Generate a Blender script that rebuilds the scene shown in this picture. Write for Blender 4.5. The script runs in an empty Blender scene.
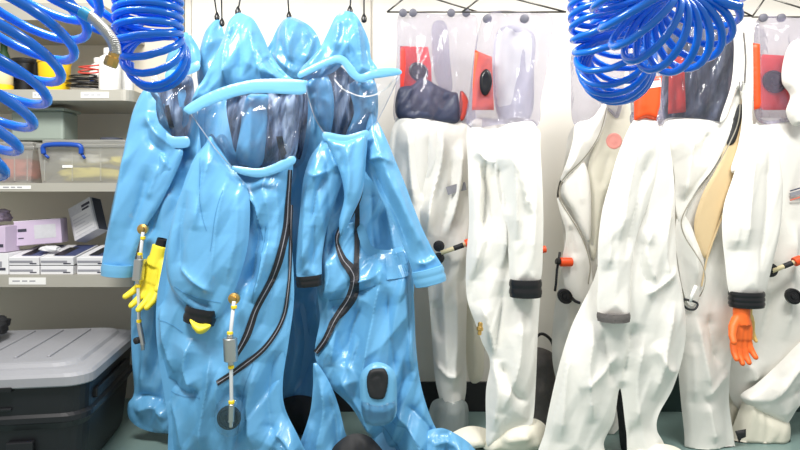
import bpy, bmesh, math, random
import numpy as np
from mathutils import Vector, noise, geometry, Matrix

C = bpy.context.scene
COL = C.collection
D, H, F, HZ = 2.8, 1.2, 616.0, 190.0       # camera distance, height, focal length (px), horizon row

# ---------------------------------------------------------------- camera, light, exposure
cam = bpy.data.cameras.new('camera'); camo = bpy.data.objects.new('camera', cam); COL.objects.link(camo)
camo.location = (0, -D, H); camo.rotation_euler = (math.pi/2, 0, 0)
cam.sensor_width = 36; cam.lens = F/800*36; cam.shift_y = -(225-HZ)/800
cam.clip_start = 0.05
C.camera = camo
w = bpy.data.worlds.new('world'); C.world = w; w.use_nodes = True
w.node_tree.nodes['Background'].inputs[0].default_value = (1.0, 0.985, 0.955, 1)
w.node_tree.nodes['Background'].inputs[1].default_value = 0.47
def area(name, loc, rot, sx, sy, e, col=(1, 1, 1)):
    l = bpy.data.lights.new(name, 'AREA'); l.shape = 'RECTANGLE'; l.size = sx; l.size_y = sy; l.energy = e; l.color = col
    o = bpy.data.objects.new(name, l); COL.objects.link(o); o.location = loc; o.rotation_euler = rot
    return o
area('ceiling_panel_light', (-1.1, -1.5, 2.9), (math.radians(28), 0, math.radians(-12)), 0.9, 0.6, 76, (1, .975, .935))
area('ceiling_panel_light', (1.35, -1.2, 2.9), (math.radians(24), 0, math.radians(-14)), 1.0, 0.5, 58, (1, .975, .935))
C.view_settings.view_transform = 'Standard'; C.view_settings.look = 'None'
C.view_settings.gamma = 1; C.view_settings.exposure = 0.2
C.cycles.transparent_max_bounces = 32

# ---------------------------------------------------------------- helpers
def P(x, y, Y=0.0):
    k = (D+Y)/F
    return Vector(((x-400)*k, Y, H-(y-HZ)*k))
def lin(c):
    return tuple(((v/255)/12.92 if v/255 <= .04045 else ((v/255+.055)/1.055)**2.4) for v in c)

MATS = {}
def mat(name, rgb, rough=.5, metal=0, var=.06, vs=6, bump=0, bs=60, coat=0, spec=.5, emit=0, crease=0, streak=None):
    m = bpy.data.materials.new(name); m.use_nodes = True; nt = m.node_tree; n = nt.nodes; b = n['Principled BSDF']
    c = lin(rgb)
    tc = n.new('ShaderNodeTexCoord'); no = n.new('ShaderNodeTexNoise'); no.inputs['Scale'].default_value = vs; no.inputs['Detail'].default_value = 4
    nt.links.new(tc.outputs['Object'], no.inputs['Vector'])
    mx = n.new('ShaderNodeMix'); mx.data_type = 'RGBA'
    mx.inputs[6].default_value = (*[v*(1-var) for v in c], 1); mx.inputs[7].default_value = (*[min(1, v*(1+var)) for v in c], 1)
    nt.links.new(no.outputs[0], mx.inputs[0]); nt.links.new(mx.outputs[2], b.inputs['Base Color'])
    b.inputs['Roughness'].default_value = rough; b.inputs['Metallic'].default_value = metal
    b.inputs['Coat Weight'].default_value = coat; b.inputs['Coat Roughness'].default_value = .12
    b.inputs['Specular IOR Level'].default_value = spec
    if bump:
        n2 = n.new('ShaderNodeTexNoise'); n2.inputs['Scale'].default_value = bs; n2.inputs['Detail'].default_value = 5
        nt.links.new(tc.outputs['Object'], n2.inputs['Vector'])
        bp = n.new('ShaderNodeBump'); bp.inputs['Strength'].default_value = bump; bp.inputs['Distance'].default_value = .01
        nt.links.new(n2.outputs[0], bp.inputs['Height']); nt.links.new(bp.outputs[0], b.inputs['Normal'])
    if crease:
        mp = n.new('ShaderNodeMapping'); mp.inputs['Scale'].default_value = (1, 1, .38); nt.links.new(tc.outputs['Object'], mp.inputs[0])
        n3 = n.new('ShaderNodeTexNoise'); n3.noise_type = 'RIDGED_MULTIFRACTAL'; n3.inputs['Scale'].default_value = 7; n3.inputs['Detail'].default_value = 2.5; n3.inputs['Roughness'].default_value = .45; n3.inputs['Distortion'].default_value = .5
        nt.links.new(mp.outputs[0], n3.inputs['Vector'])
        b3 = n.new('ShaderNodeBump'); b3.inputs['Strength'].default_value = crease; b3.inputs['Distance'].default_value = .012
        nt.links.new(n3.outputs[0], b3.inputs['Height'])
        if bump: nt.links.new(bp.outputs[0], b3.inputs['Normal'])
        nt.links.new(b3.outputs[0], b.inputs['Normal'])
    if streak:
        mp = n.new('ShaderNodeMapping'); mp.inputs['Scale'].default_value = (1, 1, .16); nt.links.new(tc.outputs['Object'], mp.inputs[0]); nt.links.new(mp.outputs[0], no.inputs['Vector'])
        no.inputs['Distortion'].default_value = .6; cr = n.new('ShaderNodeValToRGB'); nt.links.new(no.outputs[0], cr.inputs[0]); nt.links.new(cr.outputs[0], b.inputs['Base Color'])
        e = cr.color_ramp.elements; e[0].position = .38; e[0].color = (*lin(streak[0]), 1); e[1].position = .66; e[1].color = (*lin(streak[2]), 1); q = e.new(.5); q.color = (*lin(streak[1]), 1)
    if emit:
        b.inputs['Emission Color'].default_value = (*c, 1); b.inputs['Emission Strength'].default_value = emit
    MATS[name] = m
    return m
def clear(name, rgb, haze=.12, gloss=.9, tint=(1, 1, 1), bump=.5, bs=14):
    """flexible clear plastic sheet: see-through, glossy, slightly milky"""
    m = bpy.data.materials.new(name); m.use_nodes = True; nt = m.node_tree; n = nt.nodes
    n.remove(n['Principled BSDF']); out = n['Material Output']
    tr = n.new('ShaderNodeBsdfTransparent'); tr.inputs[0].default_value = (*tint, 1)
    df = n.new('ShaderNodeBsdfDiffuse'); df.inputs[0].default_value = (*lin(rgb), 1)
    tl = n.new('ShaderNodeBsdfTranslucent'); tl.inputs[0].default_value = (*lin(rgb), 1)
    gl = n.new('ShaderNodeBsdfGlossy'); gl.inputs['Roughness'].default_value = .08
    tc = n.new('ShaderNodeTexCoord'); mp = n.new('ShaderNodeMapping'); mp.inputs['Scale'].default_value = (1, 1, .25)
    no = n.new('ShaderNodeTexNoise'); no.inputs['Scale'].default_value = bs; no.inputs['Detail'].default_value = 3; no.inputs['Distortion'].default_value = .8
    nt.links.new(tc.outputs['Object'], mp.inputs[0]); nt.links.new(mp.outputs[0], no.inputs['Vector'])
    bp = n.new('ShaderNodeBump'); bp.inputs['Strength'].default_value = bump; bp.inputs['Distance'].default_value = .05
    nt.links.new(no.outputs[0], bp.inputs['Height'])
    for s in (df, gl): nt.links.new(bp.outputs[0], s.inputs['Normal'])
    a = n.new('ShaderNodeMixShader'); a.inputs[0].default_value = .5
    nt.links.new(df.outputs[0], a.inputs[1]); nt.links.new(tl.outputs[0], a.inputs[2])
    hz = n.new('ShaderNodeMixShader'); hz.inputs[0].default_value = haze
    nt.links.new(tr.outputs[0], hz.inputs[1]); nt.links.new(a.outputs[0], hz.inputs[2])
    fr = n.new('ShaderNodeFresnel'); fr.inputs[0].default_value = 1.45; nt.links.new(bp.outputs[0], fr.inputs['Normal'])
    mu = n.new('ShaderNodeMath'); mu.operation = 'MULTIPLY'; mu.inputs[1].default_value = gloss; nt.links.new(fr.outputs[0], mu.inputs[0])
    g = n.new('ShaderNodeMixShader'); nt.links.new(mu.outputs[0], g.inputs[0])
    nt.links.new(hz.outputs[0], g.inputs[1]); nt.links.new(gl.outputs[0], g.inputs[2])
    nt.links.new(g.outputs[0], out.inputs[0])
    MATS[name] = m
    return m

mat('blue', (102, 168, 213), .3, var=.05, vs=3, bump=.05, bs=60, coat=.25, crease=.85)
mat('blueband', (108, 173, 214), .35, var=.03, coat=.2, crease=.2)
mat('white', (237, 235, 228), .45, var=.03, vs=3, bump=.06, bs=60, crease=.35)
mat('cream', (226, 222, 205), .5, var=.04, vs=4, bump=.08, bs=45, crease=.4)
mat('tan', (212, 188, 146), .55, var=.05, vs=4)
mat('black', (22, 23, 26), .3, var=.1)
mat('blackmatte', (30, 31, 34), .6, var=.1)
mat('zip', (34, 35, 40), .55, var=.25, vs=200)
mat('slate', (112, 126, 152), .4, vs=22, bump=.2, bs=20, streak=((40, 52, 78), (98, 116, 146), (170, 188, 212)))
mat('clipgrey', (105, 105, 116), .5)
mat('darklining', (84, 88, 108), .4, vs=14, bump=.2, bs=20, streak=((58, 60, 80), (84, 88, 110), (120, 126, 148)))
mat('paleredd', (240, 160, 150), .6)
mat('piping', (158, 152, 138), .6)
mat('seam', (84, 146, 190), .4)
mat('hemclear', (165, 172, 184), .3)
mat('navy', (62, 68, 92), .45, var=.25, vs=10, bump=.3, bs=25)
mat('red', (230, 48, 32), .5, var=.06)
mat('orange', (243, 82, 28), .45, var=.06)
mat('glove_orange', (247, 112, 42), .5, var=.05)
mat('glove_yellow', (246, 226, 60), .5, var=.05)
mat('glove_pale', (240, 205, 120), .5, var=.05)
mat('hose', (0, 118, 232), .22, var=.04, coat=.4)
mat('hosecollar', (60, 170, 225), .3, var=.04)
mat('steel', (205, 205, 202), .36, 1, var=.06)
mat('wire', (112, 110, 106), .35, 1, var=.06)
mat('brass', (215, 178, 105), .34, 1, var=.08)
mat('yellowclip', (245, 215, 40), .4)
mat('tube', (206, 210, 212), .25, var=.03)
mat('wall', (226, 222, 212), .6, var=.015, vs=1.5)
mat('wallbeige', (228, 221, 205), .6, var=.02, vs=1.5)
mat('trim', (205, 200, 188), .5, var=.02)
mat('trimdark', (120, 112, 102), .5, var=.04)
mat('floor', (124, 148, 144), .28, var=.05, vs=3)
mat('cove', (42, 62, 60), .5, var=.1)
mat('shelf', (184, 181, 170), .4, .3, var=.04, vs=12)
mat('trunkgrey', (150, 151, 156), .5, var=.04, vs=20, bump=.05, bs=300)
mat('trunkblack', (24, 25, 29), .42, var=.1, vs=20, bump=.05, bs=300)
mat('label', (238, 238, 234), .5, var=.02)
mat('ink', (60, 60, 75), .6, var=.1)
mat('greystripe', (150, 150, 158), .5, var=.05)
mat('yellowtub', (250, 205, 30), .4, var=.03)
mat('plasticwhite', (240, 240, 238), .4, var=.02)
mat('beigeplastic', (225, 212, 170), .5, var=.03)
mat('boxwhite', (228, 228, 230), .5, var=.03)
mat('boxnavy', (62, 72, 112), .5, var=.1)
mat('boxpink', (205, 188, 212), .5, var=.05)
mat('boxgrey', (205, 205, 210), .5, var=.1, vs=60)
mat('boxdark', (70, 74, 88), .5, var=.1)
mat('handle', (25, 75, 170), .35, var=.04)
mat('yellowcloth', (238, 222, 110), .6, var=.1, vs=12)
mat('redcloth', (225, 120, 100), .6, var=.1, vs=12)
mat('whitecloth', (225, 222, 215), .6, var=.06, vs=12)
mat('greenbin', (150, 162, 152), .5, var=.05)
mat('bagfelt', (104, 100, 98), .9, var=.15, vs=40, bump=.3, bs=120)
mat('redcable', (200, 70, 60), .4)
mat('greenplant', (50, 90, 55), .6, var=.3, vs=40)
clear('visor', (205, 215, 235), .10, 1.0, (.93, .95, .98))
clear('clearbag', (186, 182, 210), .27, .6, (.97, .97, .98), bump=.3)
clear('clearbox', (240, 240, 236), .42, .6, (.98, .98, .97), bump=0)
clear('bootclear', (150, 200, 225), .13, 1.0, (.9, .96, 1))
clear('bootmilk', (205, 215, 215), .55, .8, (.95, .97, .97))

class G: root = None                        # current thing
def link(name, me, m, parent=None, smooth=True):
    me.materials.append(MATS[m] if isinstance(m, str) else m)
    if smooth: me.polygons.foreach_set('use_smooth', [True]*len(me.polygons))
    o = bpy.data.objects.new(name, me); COL.objects.link(o)
    if parent is not None: o.parent = parent
    return o
def wroot(parent):
    v = Vector((0, 0, 0))
    while parent is not None:
        v = v+Vector(parent.location); parent = parent.parent
    return v
def tag(o, label, cat, group=None, kind=None):
    o['label'] = label; o['category'] = cat
    if group: o['group'] = group
    if kind: o['kind'] = kind
    return o
def thing(name, label, cat, loc, group=None):
    o = bpy.data.objects.new(name, None); COL.objects.link(o); o.empty_display_size = .05
    o.location = loc; tag(o, label, cat, group); G.root = o
    return o
def mesh(name, verts, faces, m, parent=None, smooth=True, label=None):
    r = wroot(parent); me = bpy.data.meshes.new(name)
    me.from_pydata([tuple(Vector(v)-r) for v in verts], [], faces); me.update()
    o = link(name, me, m, parent, smooth)
    if label: o['label'] = label
    return o
def merge(parts):
    V, Fc = [], []
    for v, f in parts:
        b = len(V); V += list(v); Fc += [[i+b for i in q] for q in f]
    return V, Fc

def g_box(x0, x1, y0, y1, z0, z1, bev=.004, M=None):
    bm = bmesh.new(); bmesh.ops.create_cube(bm, size=1)
    for v in bm.verts:
        v.co = Vector(((x0+x1)/2+v.co.x*(x1-x0), (y0+y1)/2+v.co.y*(y1-y0), (z0+z1)/2+v.co.z*(z1-z0)))
    if bev: bmesh.ops.bevel(bm, geom=bm.edges[:], offset=min(bev, .3*min(x1-x0, y1-y0, z1-z0)), segments=2, affect='EDGES', profile=.5)
    if M: bm.transform(M)
    bm.verts.index_update()
    r = [v.co.copy() for v in bm.verts], [[v.index for v in f.verts] for f in bm.faces]; bm.free()
    return r
def box(name, parent, m, *a, label=None, **k):
    v, f = g_box(*a, **k); return mesh(name, v, f, m, parent, False, label)
def catmull(pts, n=8, closed=False):
    pts = [Vector(p) for p in pts]; N = len(pts); out = []
    for i in range(N if closed else N-1):
        p0 = pts[(i-1) % N] if closed or i > 0 else pts[0]*2-pts[1]
        p1, p2 = pts[i], pts[(i+1) % N]
        p3 = pts[(i+2) % N] if closed or i+2 < N else pts[-1]*2-pts[-2]
        for k in range(n):
            t = k/n
            out.append(.5*((2*p1)+(p2-p0)*t+(2*p0-5*p1+4*p2-p3)*t*t+(3*p1-p0-3*p2+p3)*t**3))
    if not closed: out.append(pts[-1])
    return out
def g_tube(pts, r, seg=10, caps=True):
    pts = [Vector(p) for p in pts]; n = len(pts)
    rs = r if isinstance(r, (list, tuple)) else [r]*n
    V, Fc = [], []; t = (pts[1]-pts[0]).normalized()
    u = t.orthogonal().normalized()
    for i in range(n):
        t2 = (pts[min(i+1, n-1)]-pts[max(i-1, 0)])
        t2 = t2.normalized() if t2.length > 1e-9 else t
        u = (u-t2*u.dot(t2)).normalized(); b = t2.cross(u); t = t2
        for k in range(seg):
            a = 2*math.pi*k/seg; V.append(pts[i]+(u*math.cos(a)+b*math.sin(a))*rs[i])
    for i in range(n-1):
        for k in range(seg):
            Fc.append([i*seg+k, i*seg+(k+1) % seg, (i+1)*seg+(k+1) % seg, (i+1)*seg+k])
    if caps: Fc.append(list(range(seg))[::-1]); Fc.append([(n-1)*seg+k for k in range(seg)])
    return V, Fc
def tube(name, parent, m, pts, r, seg=10, label=None, smooth_n=0):
    if smooth_n: pts = catmull(pts, smooth_n)
    v, f = g_tube(pts, r, seg); return mesh(name, v, f, m, parent, True, label)
def g_lathe(prof, org, axis, seg=28, sq=1.0):
    ax = Vector(axis).normalized(); u = ax.orthogonal().normalized() if abs(ax.z) < .99 else Vector((1, 0, 0)); b = ax.cross(u); org = Vector(org)
    V, Fc = [], []; n = len(prof)
    for r, h in prof:
        for k in range(seg):
            a = 2*math.pi*k/seg; V.append(org+ax*h+u*(r*math.cos(a))+b*(r*sq*math.sin(a)))
    for i in range(n-1):
        for k in range(seg):
            Fc.append([i*seg+k, i*seg+(k+1) % seg, (i+1)*seg+(k+1) % seg, (i+1)*seg+k])
    Fc.append(list(range(seg))[::-1]); Fc.append([(n-1)*seg+k for k in range(seg)])
    return V, Fc
def lathe(name, parent, m, prof, org, axis, seg=28, label=None, smooth=True, sq=1.0):
    v, f = g_lathe(prof, org, axis, seg, sq); o = mesh(name, v, f, m, parent, smooth, label)
    if smooth:
        md = o.modifiers.new('edge', 'EDGE_SPLIT'); md.split_angle = math.radians(40)
    return o

# ---- hanging fabric: outlined panels with thickness, swell, folds
def segdist(pts, poly, closed):
    A = np.array(poly, float); B = np.roll(A, -1, 0)
    if not closed: A, B = A[:-1], B[:-1]
    best = np.full(len(pts), 1e9); par = np.zeros(len(pts)); side = np.zeros(len(pts))
    L = np.hypot(*(B-A).T); cum = np.concatenate([[0], np.cumsum(L)]); tot = cum[-1]
    for i in range(len(A)):
        d = B[i]-A[i]; l2 = max(d@d, 1e-9); r = pts-A[i]
        t = np.clip((r@d)/l2, 0, 1); q = r-t[:, None]*d; dd = np.hypot(q[:, 0], q[:, 1])
        k = dd < best; best[k] = dd[k]; par[k] = ((cum[i]+t*L[i])/tot)[k]; side[k] = (d[0]*r[:, 1]-d[1]*r[:, 0])[k]
    return best, par, side
def inside(pts, poly):
    A = np.array(poly, float); B = np.roll(A, -1, 0); x, y = pts[:, 0], pts[:, 1]; c = np.zeros(len(pts), bool)
    for a, b in zip(A, B):
        if a[1] == b[1]: continue
        k = ((a[1] > y) != (b[1] > y)) & (x < (b[0]-a[0])*(y-a[1])/(b[1]-a[1])+a[0]); c ^= k
    return c
def pairs(l): return [(l[i], l[i+1]) for i in range(0, len(l), 2)]

class Panel:
    """fabric panel: its depth towards the room at any point of its outline"""
    def __init__(s, outline, Y, th, R, folds, crumple, lean, seed):
        s.poly, s.Y, s.th, s.R, s.folds, s.cr, s.lean, s.seed = outline, Y, th, R, folds, crumple, lean, seed; s.fc = {}
    def relief(s, p, d):
        z = np.zeros(len(p))
        for fd in s.folds:
            w, a, pl = fd[:3]; step = fd[3] if len(fd) > 3 else 0
            pp = [tuple(v) for v in catmull([(*q, 0) for q in pairs(pl)], 4)]; pp = [(q[0], q[1]) for q in pp]
            dd, t, sd = segdist(p, pp, False)
            fade = np.clip(np.minimum(t, 1-t)*5, 0, 1)
            if step:
                v = np.exp(-dd/w)*(np.where(sd*step > 0, 1.0, 0.0)); v = np.where(dd < 1e-6, 0, v)
            else:
                v = np.exp(-dd/(w*1.15))
            z += a*.0026*v*fade
        if s.cr:
            amp, sc, st, ang = s.cr
            z += s.facets(p, amp*5.0, sc*1.15, st*1.45, ang)+s.facets(p, amp*2.4, sc*.5, st*1.5, ang+.35, 3); amp *= .35
            ca, sa = math.cos(ang), math.sin(ang)
            for i in range(len(p)):
                x, y = p[i]; u = (x*ca+y*sa)/sc; v = (-x*sa+y*ca)/(sc*st)
                n1 = noise.noise((u, v, s.seed)); n2 = noise.noise((u*2.3, v*2.3, s.seed+7))
                z[i] += amp*.001*((1-2.2*abs(n1))+.4*(1-2*abs(n2))-.6)
        return z*np.clip(d/4, 0, 1)*min(1, s.R/14)
    def facets(s, p, amp, sc, st, ang, salt=0):
        """creased cloth: flat facets between random points, drawn out along the hang of the cloth"""
        key = (salt,)
        if key not in s.fc:
            A = np.array(s.poly, float); ca, sa = math.cos(ang), math.sin(ang)
            U = np.stack([(A[:, 0]*ca+A[:, 1]*sa)/sc, (-A[:, 0]*sa+A[:, 1]*ca)/(sc*st)], 1); lo, hi = U.min(0)-1.5, U.max(0)+1.5
            rng = random.Random(s.seed*101+salt); pts, hs = [], []
            for i in range(int(hi[0]-lo[0])+2):
                for j in range(int(hi[1]-lo[1])+2):
                    pts.append(Vector((lo[0]+i+rng.uniform(-.42, .42)+.5*(j % 2), lo[1]+j+rng.uniform(-.42, .42)))); hs.append(rng.uniform(-1, 1))
            vs, _, fs, ov, *_r = geometry.delaunay_2d_cdt(pts, [], [], 0, 1e-6)
            hh = [hs[o[0]] if o else 0 for o in ov]; s.fc[key] = ([(v[0], v[1]) for v in vs], fs, hh)
        vs, fs, hh = s.fc[key]; ca, sa = math.cos(ang), math.sin(ang)
        u = np.stack([(p[:, 0]*ca+p[:, 1]*sa)/sc, (-p[:, 0]*sa+p[:, 1]*ca)/(sc*st)], 1); z = np.zeros(len(p))
        for t in fs:
            a, b, c = (np.array(vs[k]) for k in t); d = (b[0]-a[0])*(c[1]-a[1])-(c[0]-a[0])*(b[1]-a[1])
            if abs(d) < 1e-9: continue
            l1 = ((b[0]-u[:, 0])*(c[1]-u[:, 1])-(c[0]-u[:, 0])*(b[1]-u[:, 1]))/d
            l2 = ((c[0]-u[:, 0])*(a[1]-u[:, 1])-(a[0]-u[:, 0])*(c[1]-u[:, 1]))/d; l3 = 1-l1-l2
            k = (l1 >= -1e-6) & (l2 >= -1e-6) & (l3 >= -1e-6); z[k] = (l1*hh[t[0]]+l2*hh[t[1]]+l3*hh[t[2]])[k]
        return z*amp*.001
    def depth(s, p):
        p = np.array(p, float).reshape(-1, 2); d, _, _ = segdist(p, s.poly, True)
        t = np.clip(d/s.R, 0, 1); f = s.th*(np.sqrt(1-(1-t)**2) if s.R < 12 else .62*(.15*np.sqrt(1-(1-t)**2)+.85*(1-(1-t)**1.4)))
        base = s.Y+s.lean*(p[:, 1]-HZ)/100.0
        return base-f-s.relief(p, d), base+f*.7
def piece(name, parent, m, outline, Y, th=.04, R=22, folds=(), crumple=(5, 22, 3, 0), s=2.5, lean=0, seed=1.0, smooth=True, back=True, label=None, drape=0):
    if crumple and m in ('white', 'cream'): crumple = (crumple[0]*.85, crumple[1]*1.3, *crumple[2:]); folds = [(f[0], f[1]*1.6, *f[2:]) for f in folds]
    if m == 'blue': s *= .8
    ol = pairs(outline)
    if smooth: ol = [(v[0], v[1]) for v in catmull([(*q, 0) for q in ol], 8, True)]
    A = ol; res = []
    for i in range(len(A)):
        a = np.array(A[i]); b = np.array(A[(i+1) % len(A)]); L = np.hypot(*(b-a)); n = max(1, int(round(L/s))) if not smooth else 1
        for k in range(n): res.append(tuple(a+(b-a)*k/n))
    if smooth:                                        # even out the spacing
        out = [res[0]]
        for q in res[1:]:
            if math.dist(q, out[-1]) >= s*.7: out.append(q)
        if math.dist(out[-1], out[0]) < s*.5: out.pop()
        res = out
    folds = list(folds)
    arr = np.array(res)
    if drape:
        rng = random.Random(seed*13+5); x0, y0 = arr.min(0); x1, y1 = arr.max(0)
        for k in range(drape):
            x = rng.uniform(x0+.1*(x1-x0), x1-.1*(x1-x0)); y = rng.uniform(y0, y1-.4*(y1-y0)); L = rng.uniform(.25, .5)*(y1-y0); dx = rng.uniform(-.18, .18)*L
            folds.append((rng.uniform(3, 7), rng.uniform(4, 9)*rng.choice((1, -1)), [x, y, x+dx*.4+rng.uniform(-3, 3), y+L/2, x+dx, y+L]))
    pn = Panel(res, Y, th, R, folds, crumple, lean, seed)
    x0, y0 = arr.min(0); x1, y1 = arr.max(0)
    gx, gy = np.meshgrid(np.arange(x0+s/2, x1, s), np.arange(y0+s/2, y1, s*.9)); gx = gx+(np.arange(gx.shape[0]) % 2)[:, None]*s/2
    g = np.stack([gx.ravel(), gy.ravel()], 1); g = g[inside(g, res)]
    d, _, _ = segdist(g, res, True); g = g[d > s*.55]
    nb = len(res); allp = [Vector(p) for p in res]+[Vector(p) for p in g]
    vs, es, fs, *_ = geometry.delaunay_2d_cdt(allp, [(i, (i+1) % nb) for i in range(nb)], [], 1, 1e-4)
    p = np.array([(v[0], v[1]) for v in vs]); d, _, _ = segdist(p, res, True)
    f, b = pn.depth(p); edge = d < 1e-3; k = (D+Y)/F
    X = (p[:, 0]-400)*k; Z = np.maximum(H-(p[:, 1]-HZ)*k, .004)
    V = [(X[i], f[i], Z[i]) for i in range(len(p))]; Fc = []
    for t in fs:
        a = p[t[0]]; n = np.cross(p[t[1]]-a, p[t[2]]-a); Fc.append(list(t) if n < 0 else list(t)[::-1])
    if back:
        mp = {}
        for i in range(len(p)):
            if edge[i]: mp[i] = i
            else: mp[i] = len(V); V.append((X[i], b[i], Z[i]))
        Fc += [[mp[i] for i in t][::-1] for t in Fc]
    o = mesh(name, V, Fc, m, parent, True, label); o_panel[o.name] = pn
    if back:                                          # crisp edge where front and back of the cloth meet
        at = o.data.attributes.new('sharp_edge', 'BOOLEAN', 'EDGE')
        at.data.foreach_set('value', [bool(edge[e.vertices[0]] and edge[e.vertices[1]]) if max(e.vertices) < len(p) else False for e in o.data.edges])
    return o, pn
o_panel = {}
def ribbon(name, parent, m, pts, w, pn, off=4, th=3, smooth=True, label=None, ymax=None):
    """a flat strip sewn along a panel's face"""
    pl = pairs(pts)
    pl = [(v[0], v[1]) for v in catmull([(*q, 0) for q in pl], 6)]
    A = np.array(pl); T = np.gradient(A, axis=0); T /= np.maximum(np.hypot(T[:, 0], T[:, 1]), 1e-6)[:, None]; N = np.stack([-T[:, 1], T[:, 0]], 1)
    k = (D+pn.Y)/F; V, Fc = [], []
    ws = np.full(len(A), w/2.0) if not isinstance(w, (list, tuple)) else np.interp(np.linspace(0, 1, len(A)), np.linspace(0, 1, len(w)), w)/2
    rows = []
    for sgn in (-1, 0, 1):
        q = A+N*ws[:, None]*sgn; f, _ = pn.depth(q); rows.append((q, f))
    for i in range(len(A)):
        for q, f in rows: V.append(((q[i, 0]-400)*k, f[i]-off*.001, H-(q[i, 1]-HZ)*k))
        for q, f in rows[::-1]: V.append(((q[i, 0]-400)*k, f[i]-off*.001+th*.001, H-(q[i, 1]-HZ)*k))
    for i in range(len(A)-1):
        for j in range(6): Fc.append([i*6+j, i*6+(j+1) % 6, (i+1)*6+(j+1) % 6, (i+1)*6+j])
    Fc.append([0, 1, 2, 3, 4, 5]); e = (len(A)-1)*6; Fc.append([e+5, e+4, e+3, e+2, e+1, e])
    return mesh(name, V, Fc, m, parent, False, label)
def port(name, parent, m, x, y, r, Y, h=.02, sq=1.0, label=None, tilt=(0, -1, 0)):
    k = (D+Y)/F; R = r*k
    return lathe(name, parent, m, [(R*.98, 0), (R, h*.5), (R*.97, h), (R*.78, h*1.15), (R*.7, h*.8), (R*.4, h*.8), (R*.32, h*1.1), (.0005, h*1.15)], P(x, y, Y), tilt, 30, label, sq=sq)
def cyl(name, parent, m, a, b, r, seg=20, label=None, r2=None):
    a, b = Vector(a), Vector(b); L = (b-a).length; r2 = r2 or r; c = min(.002, r*.2)
    return lathe(name, parent, m, [(r-c, 0), (r, c), (r2, L-c), (r2-c, L)], a, b-a, seg, label)
def ring_cuff(parent, m, a, b, r, Y, sq=.7, ridges=2, label=None, name='cuff'):
    """open rubber cuff ring around a sleeve end, a and b the middle of its two rims"""
    A, B = P(*a, Y), P(*b, Y); R = r*(D+Y)/F; ax = (B-A).normalized(); bb = Vector((0, 1, 0)); u = bb.cross(ax).normalized(); L = (B-A).length
    prof = [(.86, .12), (.93, .0), (1, .03)]
    for k in range(ridges):
        q = .06+.88*k/ridges; w_ = .88/ridges; prof += [(1.0, q), (1.035, q+w_*.3), (1.035, q+w_*.65), (1.0, q+w_*.85)]
    prof += [(1.0, .97), (.95, 1.0), (.86, 1.0), (.84, .5)]
    V, Fc = [], []; seg = 36; n = len(prof)
    for rr, h in prof:
        for k in range(seg):
            c = 2*math.pi*k/seg; V.append(A+ax*(L*h)+u*(R*rr*math.cos(c))+bb*(R*rr*sq*math.sin(c)))
    for i in range(n-1):
        for k in range(seg): Fc.append([i*seg+k, i*seg+(k+1) % seg, (i+1)*seg+(k+1) % seg, (i+1)*seg+k])
    Fc.append([(n-1)*seg+k for k in range(seg)]); Fc.append(list(range(seg))[::-1])
    o = mesh(name, V, Fc, m, parent, True, label); md = o.modifiers.new('edge', 'EDGE_SPLIT'); md.split_angle = math.radians(40)
    return o
def glove(name, parent, m, wrist, direction, side, length, curl=.25, mirror=1, spread=1.0, label=None):
    """rubber glove: palm, four unequal fingers, thumb, fused into one surface"""
    dr = Vector(direction).normalized(); sd = Vector(side); sd = (sd-dr*sd.dot(dr)).normalized(); nm = dr.cross(sd)*mirror; L = length; W = Vector(wrist); parts = []
    def q(u, v, n=0): return W+dr*(u*L)+sd*(v*L)+nm*(n*L)
    parts.append(g_tube([q(-.12, 0), q(.0, 0), q(.1, 0), q(.22, .01)], [.155*L, .15*L, .15*L, .16*L], 14))
    for v in (-.14, -.05, .05, .13): parts.append(g_tube([q(.1, v*.75), q(.3, v), q(.5, v*1.12)], [.09*L, .1*L, .085*L], 12))
    for v, ln, sp in ((-.15, .40, -.06), (-.05, .48, -.02), (.055, .46, .03), (.155, .36, .09)):
        p = [q(.46, v), q(.46+ln*.4, v+sp*spread*.4, -.02*curl), q(.46+ln*.72, v+sp*spread*.8, -.16*curl), q(.46+ln, v+sp*spread, -.42*curl)]
        parts.append(g_tube(p+[q(.48+ln, v+sp*spread, -.46*curl)], [.068*L, .064*L, .058*L, .048*L, .02*L], 12))
    parts.append(g_tube([q(.12, -.1), q(.26, -.22, -.05), q(.42, -.29, -.12), q(.54, -.31, -.2), q(.565, -.31, -.22)], [.1*L, .085*L, .068*L, .055*L, .02*L], 12))
    v, f = merge(parts); o = mesh(name, v, f, m, parent, True, label)
    r = o.modifiers.new('fuse', 'REMESH'); r.mode = 'VOXEL'; r.voxel_size = L*.018; r.use_smooth_shade = True
    sm = o.modifiers.new('soften', 'SMOOTH'); sm.factor = .5; sm.iterations = 4
    return o
def g_helix(path, R, turns, r, seg=10, per=30, ph=0, hand=1):
    pts = catmull(path, 24); L = [0]
    for a, b in zip(pts, pts[1:]): L.append(L[-1]+(b-a).length)
    n = int(turns*per); out = []; t = (pts[1]-pts[0]).normalized(); u = None
    Rs = R if isinstance(R, (list, tuple)) else [R, R]
    for i in range(n+1):
        s = L[-1]*i/n; j = min(max(int(np.searchsorted(L, s))-1, 0), len(pts)-2); fr = (s-L[j])/max(L[j+1]-L[j], 1e-9)
        c = pts[j].lerp(pts[j+1], fr); t2 = (pts[min(j+2, len(pts)-1)]-pts[max(j-1, 0)]).normalized()
        if u is None: u = Vector((1, 0, 0)); 
        u = (u-t2*u.dot(t2)).normalized(); b = t2.cross(u)*hand; a = 2*math.pi*turns*i/n+ph
        rr = np.interp(i/n, np.linspace(0, 1, len(Rs)), Rs)
        out.append(c+(u*math.cos(a)+b*math.sin(a))*rr)
    return out

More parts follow.
